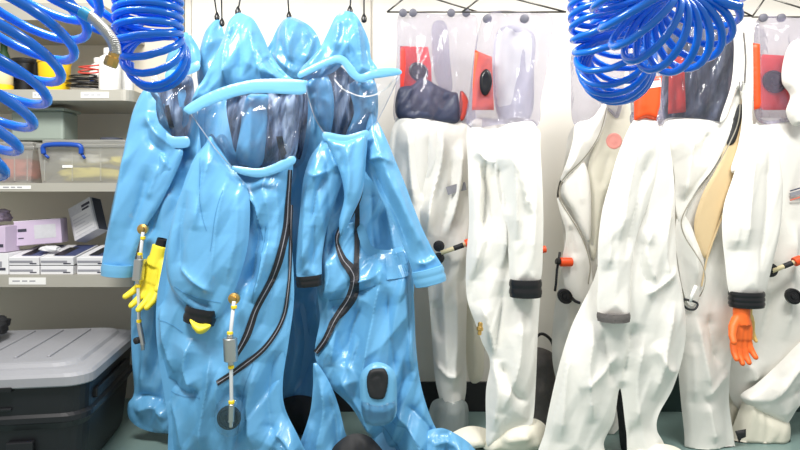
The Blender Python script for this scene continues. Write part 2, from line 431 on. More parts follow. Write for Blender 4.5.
# ================================================================ SETTING
def struct(o):
    o['kind'] = 'structure'; return o
WY = 0.55; WL = 0.75
xs = P(186, 0, WY).x
struct(box('wall_back', None, 'wall', xs, 3.6, WY, WL-.001, 0, 2.75, bev=0))

struct(box('wall_left', None, 'wallbeige', -4.2, xs+.05, WL, WL+.1, 0, 2.75, bev=0))
struct(box('floor', None, 'floor', -4.2, 3.6, -3.4, WL+.1, -.1, 0, bev=0))
struct(box('trim_1', None, 'trimdark', P(182.5, 0, WY).x, P(185.5, 0, WY).x, WY-.02, WY-.002, 0.105, 2.75, bev=.002))
struct(box('trim_2', None, 'trim', P(185.7, 0, WY).x, P(192, 0, WY).x, WY-.016, WY-.001, 0.105, 2.75, bev=.003))
struct(box('trim_3', None, 'trim', P(364, 0, WY).x, P(371, 0, WY).x, WY-.025, WY-.001, 0.105, 2.75, bev=.004))
struct(box('baseboard_left', None, 'blackmatte', xs, P(520, 0, WY).x, WY-.018, WY-.001, 0, .16, bev=.003))
struct(box('baseboard_right', None, 'cove', P(520, 0, WY).x+.001, 3.6, WY-.02, WY-.001, 0, .30, bev=.003))
ra = struct(tube('hanging_rail', None, 'steel', [(-1.5, .12, 2.4), (2.6, .12, 2.4)], .014))  # overhead rail that carries the cords and hangers, out of view
for x in (-1.45, .0, 2.5):
    tube('rail_bracket', ra, 'steel', [(x, .12, 2.4), (x, WY, 2.4)], .01)

# ---------------------------------------------------------------- shelves and their things
SF = .22
def shelf(label, ytop, ylip, xr=133, lab=None):
    z = P(0, ytop, SF).z; zl = P(0, ylip, SF).z; X = P(xr, 0, SF).x
    t = thing('wall_shelf', label, 'shelf', (-1.9, .4, zl), None)
    bm = bmesh.new(); r = .05
    pl = [(-2.6, WL-.002), (-2.6, SF), (X-r, SF)]+[(X-r+r*math.sin(a), SF+r-r*math.cos(a)) for a in np.linspace(.2, math.pi/2, 6)]+[(X, WL-.002)]
    n = len(pl); V = [(x, y, z) for x, y in pl]+[(x, y, zl) for x, y in pl]; cx = -1.9
    Fc = [list(range(n)), list(range(n, 2*n))[::-1]]+[[i, i+n, (i+1) % n+n, (i+1) % n] for i in range(n)]
    mesh('shelf_board', V, Fc, 'shelf', t, False)
    for lx0, lx1 in lab or ():
        a = P(lx0, ytop+2.5, SF); b = P(lx1, ylip-2.5, SF)
        box('shelf_label', t, 'label', a.x, b.x, SF-.002, SF-.0003, b.z, a.z, bev=0, label='white paper label on the shelf edge')
        lb = t.children[-1]; w_ = b.x-a.x
        for q0, q1 in ((.1, .3), (.36, .5), (.56, .72)): box('label_print', lb, 'greystripe', a.x+w_*q0, a.x+w_*q1, SF-.0024, SF-.0019, (a.z+b.z)/2-.003, (a.z+b.z)/2+.003, bev=0)
    return z
shelf('grey shelf edge at the very top left above the yellow tubs', 3, 20, 100)
Z1 = shelf('grey metal shelf carrying the yellow tubs and white bottles', 89.5, 100.5, 131, [(81, 109), (0, 8), (33, 46)])
Z2 = shelf('grey metal shelf carrying the clear storage boxes', 183, 191.5, 131, [(0, 31)])
Z3 = shelf('grey metal shelf carrying the cardboard glove boxes', 275, 287, 138, [(9, 46)])
def on(px, z, Y): p = P(px, 0, Y); return Vector((p.x, Y, z))
def rim_tub(label, px, z, Y, r, h):
    c = on(px, z, Y); t = thing('storage_tub', label, 'tub', c, 'yellow tubs on the top shelf')
    lathe('tub_body', t, 'yellowtub', [(r*.9, 0), (r*.94, .004), (r*.98, h*.72)], c, (0, 0, 1))
    lathe('lid', t, 'yellowtub', [(r, h*.72), (r*1.03, h*.74), (r*1.03, h*.98), (r, h)], c, (0, 0, 1))
rim_tub('yellow round tub at the bottom of the pair on the top shelf', 54.5, Z1, .36, .075, .075)
rim_tub('yellow round tub stacked on top of another yellow tub', 54.5, Z1+.077, .36, .077, .105)
for lb, z, hh in (('black round tub at the bottom, left of the yellow tubs', Z1, .085), ('black round tub stacked on another, left of the yellow tubs', Z1+.087, .1)):
    c = on(25, z, .42); t = thing('storage_tub', lb, 'tub', c, 'black tubs on the top shelf')
    lathe('tub_body', t, 'black', [(.056, 0), (.06, .004), (.062, hh*.75)], c, (0, 0, 1)); lathe('lid', t, 'black', [(.064, hh*.75), (.066, hh*.8), (.066, hh*.96), (.062, hh)], c, (0, 0, 1))
c = on(3, Z1, .30); t = thing('jar', 'beige jar with a yellow base band at the left end of the top shelf', 'jar', c)
lathe('jar_body', t, 'beigeplastic', [(.04, .034), (.045, .04), (.045, .12), (.03, .14), (.028, .16)], c, (0, 0, 1)); lathe('base_band', t, 'yellowtub', [(.046, 0), (.047, .004), (.047, .033), (.045, .034)], c, (0, 0, 1), label='yellow band around the foot')
c = on(4, Z1, .44); t = thing('plant_cutting', 'dark green bottle behind the beige jar on the top shelf', 'bottle', c)
lathe('bottle_body', t, 'greenplant', [(.028, 0), (.03, .01), (.03, .2), (.016, .24), (.016, .28)], c, (0, 0, 1))
t.name = 'bottle'
def bottle(label, px, Y, r, h):
    c = on(px, Z1, Y); t = thing('bottle', label, 'bottle', c, 'white plastic bottles on the top shelf')
    lathe('bottle_body', t, 'plasticwhite', [(r*.94, 0), (r, .006), (r, h*.74), (r*.9, h*.8), (r*.5, h*.86), (r*.46, h*.88)], c, (0, 0, 1))
    lathe('cap', t, 'plasticwhite', [(r*.55, h*.87), (r*.58, h*.88), (r*.58, h*.99), (r*.53, h)], c, (0, 0, 1))
    return t, c
bottle('white plastic bottle in front, half hidden by the hose brass tip', 110, .33, .052, .225)
t, c = bottle('white plastic bottle behind, left of another, with blue print', 99, .44, .044, .2)
box('print_label', t, 'label', c.x-.028, c.x+.02, c.y-.0475, c.y-.0445, Z1+.06, Z1+.12, bev=0); 
box('blue_print', t.children[-1], 'handle', c.x-.024, c.x-.004, c.y-.049, c.y-.0477, Z1+.068, Z1+.085, bev=0)
bottle('white plastic bottle at right, mostly behind the blue suit hood', 125, .46, .045, .19)
def cable(label, m, px, Y, R, n, seed, z0):
    rng = random.Random(seed); c = on(px, z0, Y); pts = []
    for i in range(n*24+1):
        a = 2*math.pi*i/24; rr = R*(1+.12*math.sin(a*.37+seed)); pts.append(c+Vector((rr*math.cos(a), rr*.55*math.sin(a), .007+.012*(i/24)+.012*(1+math.sin(a*.5+seed))+.02*(math.sin(a)+1)*.5)))
    o = tube('cable_coil', None, m, pts, .0042, 8); tag(o, label, 'cable')
cable('black coiled cable lying beside the yellow tubs', 'black', 83, .34, .075, 5, 1, Z1)
cable('red coiled cable lying on the black cable', 'redcable', 89.5, .31, .055, 2, 2, Z1+.075)

def clear_box(label, xl, xr, Yf, dep, z, h, contents):
    a = P(xl, 0, Yf).x; b = P(xr, 0, Yf).x; t = thing('storage_box', label, 'storage box', ((a+b)/2, Yf+dep/2, z))
    ht = h*.80; w_ = .012; parts = []; ins = .016
    def frus(x0, x1, y0, y1, z0, z1, i0):
        V = [(x0+i0, y0+i0*.5, z0), (x1-i0, y0+i0*.5, z0), (x1-i0, y1-i0*.5, z0), (x0+i0, y1-i0*.5, z0), (x0, y0, z1), (x1, y0, z1), (x1, y1, z1), (x0, y1, z1)]
        return V, [[3, 2, 1, 0], [0, 1, 5, 4], [1, 2, 6, 5], [2, 3, 7, 6], [3, 0, 4, 7]]
    v, f = frus(a, b, Yf, Yf+dep, z, z+ht, ins)
    for xx in (a+.03, (a*.62+b*.38), (a*.3+b*.7), b-.03):
        parts.append(g_box(xx-.002, xx+.002, Yf+.001, Yf+.006, z+.01, z+ht, bev=0))
    v, f = merge([(v, f)]+parts); tub = mesh('box_tub', v, f, 'clearbox', t, False)
    o = box('lid', t, 'clearbox', a-.008, b+.008, Yf-.008, Yf+dep+.008, z+ht, z+h*.9, bev=.006, label='clear lid')
    box('lid_top', t, 'clearbox', a+.012, b-.012, Yf+.012, Yf+dep-.012, z+h*.9, z+h, bev=.01)
    m = (a+b)/2-.09 if xr > 60 else a+.05; hw = .092; zz = z+ht+.006
    arc = [(m-hw, Yf-.016, zz-.035), (m-hw*.98, Yf-.02, zz), (m-hw*.6, Yf-.022, zz+.009), (m, Yf-.023, zz+.011), (m+hw*.6, Yf-.022, zz+.009), (m+hw*.98, Yf-.02, zz), (m+hw, Yf-.016, zz-.035)]
    hv = merge([g_tube(catmull(arc, 6), .012, 10), g_tube([(m-hw, Yf-.012, zz-.035), (m-hw+.022, Yf-.012, zz-.055)], .007, 8), g_tube([(m+hw, Yf-.012, zz-.035), (m+hw+.016, Yf-.012, zz-.058)], .007, 8)])
    mesh('handle', *hv, 'handle', t, True, 'blue carrying handle')
    return t, a, b, Yf, z, ht
def wad(name, label, cat, m, x0, x1, y0, y1, z0, z1, seed):
    bm = bmesh.new(); bmesh.ops.create_icosphere(bm, subdivisions=4, radius=1)
    for v in bm.verts:
        c = v.co.copy(); n = noise.noise(c*1.8+Vector((seed, 0, 0)))*.25+abs(noise.noise(c*3.5+Vector((0, seed, 0))))*.2
        c = Vector([math.copysign(abs(k)**.75, k) for k in c])*(.82+n); 
        v.co = Vector(((x0+x1)/2+max(-1, min(1, c.x))*(x1-x0)/2, (y0+y1)/2+max(-1, min(1, c.y))*(y1-y0)/2, (z0+z1)/2+max(-1, min(1, c.z))*(z1-z0)/2))
    me = bpy.data.meshes.new(name); bm.to_mesh(me); bm.free(); o = link(name, me, m); tag(o, label, cat); return o
t, a, b, y, z, ht = clear_box('clear plastic box with blue handle holding folded yellow cloth', 38, 127, .23, .26, Z2, .215, 0)
box('box_label', t, 'label', a+.12, a+.17, y-.001, y+.0035, z+.075, z+.088, bev=0)
wad('folded_cloth', 'pale yellow cloth lying in the bottom of the yellow clear box', 'cloth', 'yellowcloth', a+.024, b-.024, y+.03, y+.22, z+.004, z+.085, 1)
wad('folded_cloth', 'white cloth on top of the yellow cloth in the clear box', 'cloth', 'whitecloth', a+.04, b-.12, y+.03, y+.2, z+.085, z+.15, 2)
wad('rubber_glove', 'yellow rubber gloves bundled at the right of the clear box', 'gloves', 'yellowcloth', b-.115, b-.03, y+.025, y+.15, z+.086, z+.14, 5)
t, a, b, y, z, ht = clear_box('clear plastic box holding red cloth at the left of the shelf', -30, 33, .235, .26, Z2, .205, 0)
wad('folded_cloth', 'pale red cloth bundled inside the left clear box', 'cloth', 'redcloth', a+.03, b-.025, y+.03, y+.22, z+.004, z+.13, 3)
# bin standing on the boxes
a = P(8, 0, .32); b = P(61, 0, .32); t = thing('plastic_bin', 'grey green plastic bin stacked on the clear boxes', 'bin', ((a.x+b.x)/2, .4, Z2+.218))
box('bin_body', t, 'greenbin', a.x, b.x, .34, .49, Z2+.218, Z2+.37, bev=.012); box('bin_rim', t, 'greenbin', a.x-.01, b.x+.01, .33, .50, Z2+.37, Z2+.385, bev=.005)
c = on(112, Z2+.215, .36); t = thing('roll', 'dark roll lying on the lid of the yellow clear box', 'roll', c)
lathe('roll_body', t, 'boxdark', [(.05, 0), (.055, .005), (.055, .015), (.05, .018)], c, (0, 0, 1))

# glove boxes
def carton(label, px0, px1, Yf, dep, z, h, top='boxnavy', group='white glove boxes on the lower shelf', slot=True, yaw=0, side='boxwhite', pitch=0):
    a = P(px0, 0, Yf).x; b = P(px1, 0, Yf).x; t = thing('glove_box', label, 'glove box', (a, Yf, z), group)
    M = Matrix.Translation((a, Yf, z)) @ Matrix.Rotation(yaw, 4, 'Z') @ Matrix.Rotation(math.radians(pitch), 4, 'X')
    W = b-a
    def bx(name, m, *q, par=t, bev=0, label=None):
        v, f = g_box(*q, bev=bev, M=M); return mesh(name, v, f, m, par, False, label)
    bx('carton', side, 0, W, 0, dep, 0, h, bev=.003)
    bx('print_band', 'greystripe', .004, W-.03, -.0012, .001, h*.35, h*.62); bx('print_mark', 'ink', W*.7, W*.92, -.0016, .001, h*.2, h*.32)
    if slot:
        bx('top_print', top, W*.35, W-.004, .03, dep-.01, h-.001, h+.0012)
        bx('opening', 'black', W*.28, W*.6, dep*.15, dep*.75, h, h+.0022)
    return t
z = Z3; hh = .041
carton('white glove box at the bottom left of the front row', 9, 39, .235, .30, z, hh, slot=False)
carton('white glove box at the bottom middle of the front row', 40.5, 73, .235, .30, z, hh, slot=False)
carton('white glove box at the bottom right of the front row', 77, 106, .235, .30, z, hh, slot=False)
carton('white and navy glove box on top at left with tissue pulled out', 9, 39, .237, .26, z+hh+.003, hh, pitch=9)
carton('white and navy glove box on top in the middle with dark slot', 40.5, 73.5, .237, .26, z+hh+.003, hh, pitch=9)
carton('white and navy glove box on top at right beside the blue sleeve', 77, 107, .237, .26, z+hh+.003, hh, pitch=9)
wad('tissue', 'white glove pulled out of the left glove box', 'glove', 'boxwhite', *(lambda p: (p.x-.05, p.x+.05, .27, .33, z+2*hh+.024, z+2*hh+.055))(P(50, 0, .3)), 4)
carton('white box at the far left below the lavender glove box', -22, 8, .232, .22, z, .105, slot=False, group=None, side='boxwhite')
carton('lavender glove box tilted at the far left on the white box', -16, 5, .24, .12, z+.108, .13, top='boxpink', group=None, slot=True, side='boxpink', yaw=.0)
# large lavender box showing its long side
a = P(17, 0, .36); b = P(52, 0, .33); t = thing('glove_box', 'lavender glove box behind the front row with black print', 'glove box', (a.x, .42, z+.124))
M = Matrix.Translation((a.x, .33, z+.130)) @ Matrix.Rotation(math.radians(-4), 4, 'Y') @ Matrix.Rotation(math.radians(14), 4, 'Z')
def bx(name, m, *q, bev=0):
    v, f = g_box(*q, bev=bev, M=M); return mesh(name, v, f, m, t, False)
bx('carton', 'boxpink', .008, .225, 0, .12, 0, .125, bev=.003); bx('top_panel', 'boxwhite', .004, .221, .004, .116, .124, .1265); bx('opening', 'black', .06, .16, .04, .08, .1262, .128)
bx('print_mark', 'ink', .025, .065, -.0015, .001, .07, .085); bx('print_line', 'ink', .025, .05, -.0015, .001, .035, .04); bx('print_panel', 'boxgrey', .1, .2, -.001, .001, .03, .1)
# leaning box
p0 = P(61, 244, .40); t = thing('glove_box', 'grey white box leaning on the wall above the front row of boxes', 'glove box', (p0.x, .40, z+2*hh+.06))
M = Matrix.Translation((p0.x+.06, .42, z+2*hh+.066)) @ Matrix.Rotation(math.radians(-22), 4, 'Y') @ Matrix.Rotation(math.radians(-18), 4, 'X') @ Matrix.Rotation(math.radians(-14), 4, 'Z')
bx('carton', 'boxgrey', 0, .155, 0, .075, 0, .19, bev=.003); bx('side_panel', 'boxdark', .1545, .1565, .012, .07, .004, .186); bx('top_panel', 'boxdark', .01, .14, .012, .065, .1895, .1915)
bx('front_panel', 'boxwhite', .012, .145, -.0012, .001, .02, .135); bx('print_mark', 'ink', .09, .145, -.002, .001, .155, .168); bx('print_mark', 'ink', .09, .135, -.002, .001, .138, .147)
for k in range(5): bx('print_line', 'boxgrey', .02, .135-.02*(k % 3), -.0018, .001, .035+.018*k, .041+.018*k)
wad('crumpled_bag', 'grey purple crumpled packet at the left end above the lavender box', 'packet', 'boxpink', P(-25, 0, .4).x, P(8, 0, .4).x, .36, .5, z+.245, z+.32, 6)

# ---------------------------------------------------------------- storage trunk
def rrect(x0, x1, y0, y1, r, n=6):
    out = []
    for cx, cy, a0 in ((x1-r, y0+r, -90), (x1-r, y1-r, 0), (x0+r, y1-r, 90), (x0+r, y0+r, 180)):
        for k in range(n+1):
            a = math.radians(a0+90*k/n); out.append((cx+r*math.cos(a), cy+r*math.sin(a)))
    return out
def loft(levels, M):
    n = len(levels[0][0]); V, Fc = [], []
    for pl, zz in levels: V += [M @ Vector((x, y, zz)) for x, y in pl]
    for i in range(len(levels)-1):
        for k in range(n): Fc.append([i*n+k, i*n+(k+1) % n, (i+1)*n+(k+1) % n, (i+1)*n+k])
    Fc.append(list(range(n))[::-1]); Fc.append([(len(levels)-1)*n+k for k in range(n)])
    return V, Fc
c0 = Vector((-1.275, -.30, 0)); M = Matrix.Translation(c0) @ Matrix.Rotation(math.radians(9), 4, 'Z') @ Matrix.Scale(1.055, 4, (0, 0, 1))
t = thing('storage_chest', 'black plastic storage chest with a grey ribbed lid on the floor', 'storage chest', c0+Vector((-.5, .4, 0)))
def rr(i, r=.09): return rrect(-1.1+i, -i, i, .78-i, r)
v, f = loft([(rr(.05), 0), (rr(.04), .02), (rr(.02), .22), (rr(.006), .245), (rr(.0), .25), (rr(0), .27), (rr(.012), .28), (rr(.006), .37), (rr(.006), .385)], M); mesh('chest_body', v, f, 'trunkblack', t, False)
v, f = loft([(rr(-.012), .388), (rr(-.016), .393), (rr(-.016), .425), (rr(-.006), .437), (rr(.025), .448), (rr(.05), .450), (rr(.06), .462), (rr(.075), .466)], M); mesh('lid', v, f, 'trunkgrey', t, False, 'grey plastic lid')
lid = t.children[-1]
for k in range(7):
    x = -.2-.13*k; v, f = g_box(x, x+.012, .14, .66, .463, .474, bev=.004, M=M); mesh('rib', v, f, 'trunkgrey', lid, False)
for x0, x1, zz, h_ in ((-.42, -.28, .30, .012), (-.30, -.2, .05, .13), (-.95, -.7, .30, .05)):
    v, f = g_box(x0, x1, .0, .022, zz, zz+h_, bev=.004, M=M); mesh('moulded_grip', v, f, 'trunkblack', t, False)
v, f = g_box(-.015, .008, .12, .6, .3, .34, bev=.006, M=M); mesh('side_grip', v, f, 'trunkblack', t, False)
v, f = g_box(-.36, -.27, -.022, .02, .378, .396, bev=.003, M=M); mesh('latch', v, f, 'black', t, False)
wad('carry_bag', 'dark crumpled bag lying on the grey chest lid at the left edge', 'bag', 'blackmatte', P(-45, 0, .1).x, P(10, 0, .1).x, -.05, .22, .500, .61, 8)

# ================================================================ SUITS
def suit(label, px, Y, group):
    return thing('protective_suit', label, 'protective suit', on(px, 0, Y), group)
def cord(label, x, y, Y, x2=None):
    p = P(x, y, Y); t = thing('hanging_cord', label, 'cord', p, 'cords above the blue suits'); x2 = x if x2 is None else x2
    top = Vector((P(x2, 0, Y).x, .12, 2.40))
    tube('cord', t, 'blackmatte', [p+Vector((0, 0, .01)), p.lerp(top, .5), top], .0035, 8)
    lathe('toggle', t, 'black', [(.006, -.012), (.012, -.006), (.013, .008), (.008, .02), (.004, .028)], p, (0, 0, 1))
BL = 'blue suits hanging on the left'; WH = 'white suits hanging on the right'
def air_valve(parent, pts, Y, xs):
    """vertical air inlet: brass elbow, clips, clear tube, steel regulator, nozzle"""
    (x0, y0), (x1, y1), (x2, y2), (x3, y3), (x4, y4) = pts
    a = tube('air_tube', parent, 'tube', [P(x0, y0+3, Y), P(x1, y1, Y), P(x2, y2, Y), P(x3, y3, Y), P(x4, y4, Y)], .0078, 10, 'clear air tube')
    lathe('brass_elbow', a, 'brass', [(.018, 0), (.024, .003), (.024, .02), (.014, .024), (.012, .034), (.001, .036)], P(x0+1, y0, Y+.03), (0, -1, 0), 22, 'brass inlet elbow')
    d = (P(x2, y2, Y)-P(x1, y1, Y))
    cyl('steel_regulator', a, 'steel', P(x1, y1, Y), P(x2, y2, Y), .029*xs, 24, 'steel regulator cylinder')
    cyl('steel_neck', a, 'steel', P(x1, y1-4, Y), P(x1, y1, Y), .013*xs); cyl('steel_neck', a, 'steel', P(x2, y2, Y), P(x2, y2+4, Y), .013*xs)
    for (x, y) in ((x0, y0+9), (x1, y1-5), (x2, y2+6), (x3, y3-1)):
        cyl('yellow_clip', a, 'yellowclip', P(x, y-1.6, Y), P(x, y+1.6, Y), .0125*xs, 18, 'yellow hose clip')
    cyl('steel_nozzle', a, 'steel', P(x3, y3+1, Y), P(x4, y4-5, Y), .0125*xs); cyl('steel_tip', a, 'steel', P(x4, y4-6, Y), P(x4, y4, Y), .008*xs)
    return a

# ---- S1: leftmost blue suit
Y = .06
r = suit('leftmost blue suit, sleeve resting by the shelf, yellow glove hanging', 155, Y, BL)
piece('body', r, 'blue', [146,92, 170,84, 192,90, 199,130, 204,200, 196,260, 182,320, 178,380, 176,428, 160,433, 140,428, 129,418, 128,404, 134,392, 132,360, 131,320, 134,285, 141,240, 143,170], Y+.05, .06, 26,
      [(6, 14, [160,150, 172,165, 185,175]), (7, -16, [150,240, 165,200, 178,180]), (6, 12, [140,300, 145,350, 142,395]), (4, -12, [134,398, 150,395, 170,404]), (5, 14, [136,410, 155,404, 172,415]), (5, -14, [158,290, 160,340, 152,385])], (9, 20, 3, .1), seed=3)
sl, ps1 = piece('sleeve', r, 'blue', [146,88, 158,94, 166,118, 174,140, 183,150, 178,168, 160,205, 149,222, 140,240, 135,258, 132,272, 118,276, 103,268, 104,250, 109,222, 117,182, 126,140, 134,108], Y, .055, 20,
      [(5, 16, [150,112, 156,130, 178,150]), (4, -10, [148,118, 150,140, 170,158]), (6, 9, [128,140, 120,190, 112,240]), (5, -9, [150,165, 138,205, 126,245]), (4, 8, [160,165, 148,200])], (5, 18, 3, .25), seed=8)
ring_cuff(r, 'blueband', (118,264), (117,276), 15.3, Y-.0, .8, 1)
piece('collar', r, 'blueband', [157,126, 172,136, 188,137, 188,147, 170,147, 155,138], Y-.012, .004, 1, [(2, 4, [157,132, 172,142, 187,142])], None)
piece('hood', r, 'blue', [186,32, 194,40, 200,52, 199,66, 188,74, 174,76, 165,70, 168,54, 176,40], Y+.03, .06, 16, [(5, 9, [186,34, 184,50, 178,66])], (6, 15, 2, 0), seed=5)
piece('brim', r, 'blueband', [166,72, 182,68, 198,61, 199,70, 185,76, 168,82], Y-.05, .004, 1, (), None)
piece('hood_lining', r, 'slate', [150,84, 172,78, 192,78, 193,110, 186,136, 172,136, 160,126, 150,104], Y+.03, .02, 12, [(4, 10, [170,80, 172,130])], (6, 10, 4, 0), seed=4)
piece('visor', r, 'visor', [146,74, 170,78, 198,70, 197,104, 188,138, 172,138, 156,126, 143,100], Y, .06, 25, [(6, 10, [165,84, 170,130])], (6, 16, 3, .2), seed=6, back=False, label='clear plastic visor')
ribbon('zipper', r, 'zip', [169,106, 171,118, 173,128], 5, ps1, 14)
gl = P(160, 249, Y-.02)
ring_cuff(r, 'black', (164,239), (160,253), 6.6, Y-.03, .9, 1, 'black rubber cuff ring', 'glove_cuff')
glove('glove', r, 'glove_yellow', P(160, 253, Y-.03), (-.28, -.05, -1), (-1, .35, .1), .28, .5, 1, 1.1, 'yellow rubber glove')
air_valve(r, [(143, 229), (140, 259), (138, 280), (139, 322), (143, 350)], Y-.07, .9)
lathe('valve_knob', r, 'blackmatte', [(.012, 0), (.015, .004), (.015, .02), (.01, .024)], P(139, 340, Y-.06), (-.4, -1, 0))

# ---- suit hidden behind the big one
Y = .20
r = suit('blue suit hood hanging behind and left of the big front suit', 212, Y, BL)
piece('hood', r, 'blue', [217,19, 222,26, 226,50, 222,90, 208,100, 199,88, 197,66, 200,48, 206,30], Y, .06, 14, [(4, 8, [216,22, 208,55, 204,85])], (6, 14, 2.5, .2), seed=15)
piece('body', r, 'blue', [204,92, 224,92, 236,130, 240,260, 236,400, 226,430, 204,430, 200,300, 196,180, 197,120], Y, .06, 20, (), (6, 20, 3, 0), s=4, seed=16)
cord('pair of cords holding the hood left of the front blue suit', 217, 18, Y, 211)
cord('second cord beside the leftmost hood cord', 222, 24, Y, 225)

# ---- S3: suit between the two front suits
Y = .25
r = suit('blue suit set back in shadow between the two front blue suits', 305, Y, BL)
piece('body', r, 'blue', [272,88, 312,90, 332,140, 338,240, 334,330, 330,408, 318,440, 288,444, 276,410, 280,330, 284,250, 280,170], Y, .05, 25, [(5, -14, [300,290, 306,340, 300,400]), (5, 14, [292,300, 296,350, 288,400]), (4, 12, [316,290, 322,340])], (9, 22, 3, 0), s=3, seed=21)
piece('hood', r, 'blue', [289,17, 302,21, 313,29, 320,42, 322,60, 312,74, 300,84, 285,80, 274,68, 267,52, 272,40, 280,24], Y-.02, .07, 18, [(3, 12, [289,20, 290,45, 294,70]), (4, 10, [304,28, 312,44, 306,66]), (3, -8, [281,40, 288,60, 300,70]), (3, 9, [270,50, 284,66, 298,76])], (7, 14, 2.5, 0), s=2, seed=22)
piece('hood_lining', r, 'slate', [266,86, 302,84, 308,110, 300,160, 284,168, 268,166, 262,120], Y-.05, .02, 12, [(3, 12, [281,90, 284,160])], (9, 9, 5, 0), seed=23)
piece('visor', r, 'visor', [262,84, 304,82, 312,110, 304,160, 284,170, 262,168], Y-.07, .03, 18, (), (6, 13, 4, 0), seed=24, back=False, label='clear plastic visor')
cord('cord holding the hood between the two front blue suits', 289, 17, Y)
for k, (x, yy) in enumerate(((300, 392), (316, 404))): pass
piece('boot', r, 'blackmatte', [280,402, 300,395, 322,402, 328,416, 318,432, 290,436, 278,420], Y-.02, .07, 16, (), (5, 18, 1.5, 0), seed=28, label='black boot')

# ---- S2: big front suit on the left
Y = -.12
r = suit('big blue suit at front left with clear visor and steel air valve', 230, Y, BL)
bd, pb = piece('body', r, 'blue', [222,134, 236,150, 262,166, 291,158, 291,190, 290,220, 293,262, 294,300, 289,340, 283,380, 285,408, 300,440, 306,462, 262,466, 214,466, 172,464, 168,420, 160,368, 156,330, 157,296, 163,262, 170,225, 180,196, 190,168, 206,150], Y+.03, .085, 34,
      [(4, 14, [234,168, 246,190, 258,206, 264,240]), (6, 14, [264,178, 272,215, 268,260, 255,300]), (7, -16, [262,212, 258,250, 250,290]), (6, 12, [278,180, 281,220, 276,262]),
       (8, 22, [196,335, 190,365, 200,388]), (6, -14, [168,378, 186,392, 205,388]), (7, 20, [215,345, 214,380, 206,420, 204,450]), (6, -16, [240,380, 244,410, 236,450]), (7, 16, [262,360, 250,400, 256,445]), (5, -12, [276,350, 268,390, 272,430]), (5, 12, [160,300, 166,340, 175,372]), (5, 9, [170,400, 180,425, 184,455]), (4, 9, [226,362, 222,392, 228,430]),
       (8, -18, [257,190, 258,240, 250,300]), (7, -14, [276,262, 270,300, 256,336]), (6, 14, [266,240, 264,270, 256,300]), (10, 24, [272,428, 285,436, 300,452]), (5, -10, [262,420, 276,430, 290,450])], (7, 24, 3, .12), s=1.9, seed=31)
sl, psl = piece('sleeve', r, 'blue', [212,134, 205,144, 193,160, 186,180, 176,206, 168,240, 166,268, 172,290, 186,306, 202,315, 217,318, 229,302, 240,276, 248,244, 250,205, 246,186, 236,172, 224,152], Y-.045, .062, 30,
      [(5, 10, [218,148, 206,185, 198,230]), (3, -10, [207,160, 203,195, 205,225]), (3.5, 7, [232,172, 222,210, 216,260, 212,296]), (5, -9, [190,190, 182,235, 184,280]), (6, 9, [240,190, 238,240, 226,285]), (3, 7, [180,262, 196,278, 216,292]), (3, -7, [186,292, 198,302, 214,308])], (4, 22, 3.5, .2), s=1.9, seed=32)
for pts in ([203,158, 203,190, 206,215, 210,230], [176,286, 196,296, 222,302], [226,190, 219,215, 214,250]): ribbon('seam', sl, 'seam', pts, .9, psl, 1.2, 1)
ring_cuff(r, 'black', (202,307), (198.5,323), 15.6, Y-.045, .8, 2, 'black rubber cuff ring')
piece('glove', r, 'glove_yellow', [190,318, 201,323, 211,325, 206,332, 199,334, 193,328], Y-.09, .03, 6, [(1.5, 4, [200,324, 201,332])], None, s=1.5, label='yellow glove fingertips tucked in the cuff')
piece('collar', r, 'blueband', [232,166, 262,168, 292,156, 293,165, 264,177, 240,174], Y-.085, .004, 1, [(1.5, 4, [236,170, 262,172, 292,160])], None, s=2)
piece('hood', r, 'blue', [238,13, 229,21, 223,38, 214,58, 204,78, 196,90, 193,102, 215,102, 240,92, 265,88, 300,88, 301,82, 290,77, 279,66, 270,52, 263,36, 254,20, 246,15], Y-.02, .1, 26,
      [(2.6, 16, [236,18, 230,45, 228,70, 229,88]), (3, 12, [252,22, 255,45, 262,70, 266,84]), (4, -8, [242,25, 243,50, 243,80]), (4, 9, [226,40, 214,70, 204,92]), (3, -9, [268,58, 276,70, 290,80]), (3, 9, [258,45, 268,70, 282,80])], (5, 15, 3, .15), s=2, seed=33)
piece('brim', r, 'blueband', [184,108, 200,97, 220,88, 241,82, 262,79, 304,80, 306,86, 304,94, 282,94, 262,93, 242,95, 222,101, 206,107, 192,114, 187,113], Y-.11, .004, 1, [(2, 5, [190,109, 240,88, 300,87])], None, s=2)
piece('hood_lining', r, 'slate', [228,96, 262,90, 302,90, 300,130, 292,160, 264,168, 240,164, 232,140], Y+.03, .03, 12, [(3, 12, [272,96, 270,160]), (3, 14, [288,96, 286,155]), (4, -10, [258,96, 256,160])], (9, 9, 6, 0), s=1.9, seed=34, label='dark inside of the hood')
piece('inner_flap', r, 'blue', [246,98, 258,94, 270,98, 268,130, 262,164, 246,166, 236,158, 240,130], Y-.005, .03, 10, [(3, 8, [254,100, 252,160])], (5, 10, 4, 0), seed=35)
piece('visor', r, 'visor', [190,110, 214,102, 242,92, 268,90, 304,90, 300,130, 293,160, 264,170, 238,170, 220,150], Y-.05, .08, 30, [(8, 14, [250,100, 240,130, 236,160]), (4, 9, [276,95, 270,130, 274,164])], (7, 22, 2.5, .3), s=2.5, seed=36, back=False, label='clear plastic visor')
ribbon('visor_hem', bpy.data.objects['visor.002'], 'hemclear', [192,114, 205,131, 220,151, 236,170], .8, Panel([(180,100),(310,80),(310,180),(200,180)], Y-.05, .08, 30, [], None, 0, 1), 1, 1.5, label='clear seam along the visor edge')
piece('leg', r, 'blue', [256,442, 270,432, 288,430, 300,440, 304,452, 306,466, 250,466], Y+.06, .07, 14, [(3, 10, [266,440, 284,440, 306,456])], (8, 14, 1.2, 0), seed=37)
ribbon('zipper_tab', r, 'zip', [283,138, 284,148, 286,158], 6, pb, 16, 5, label='black zipper tab')
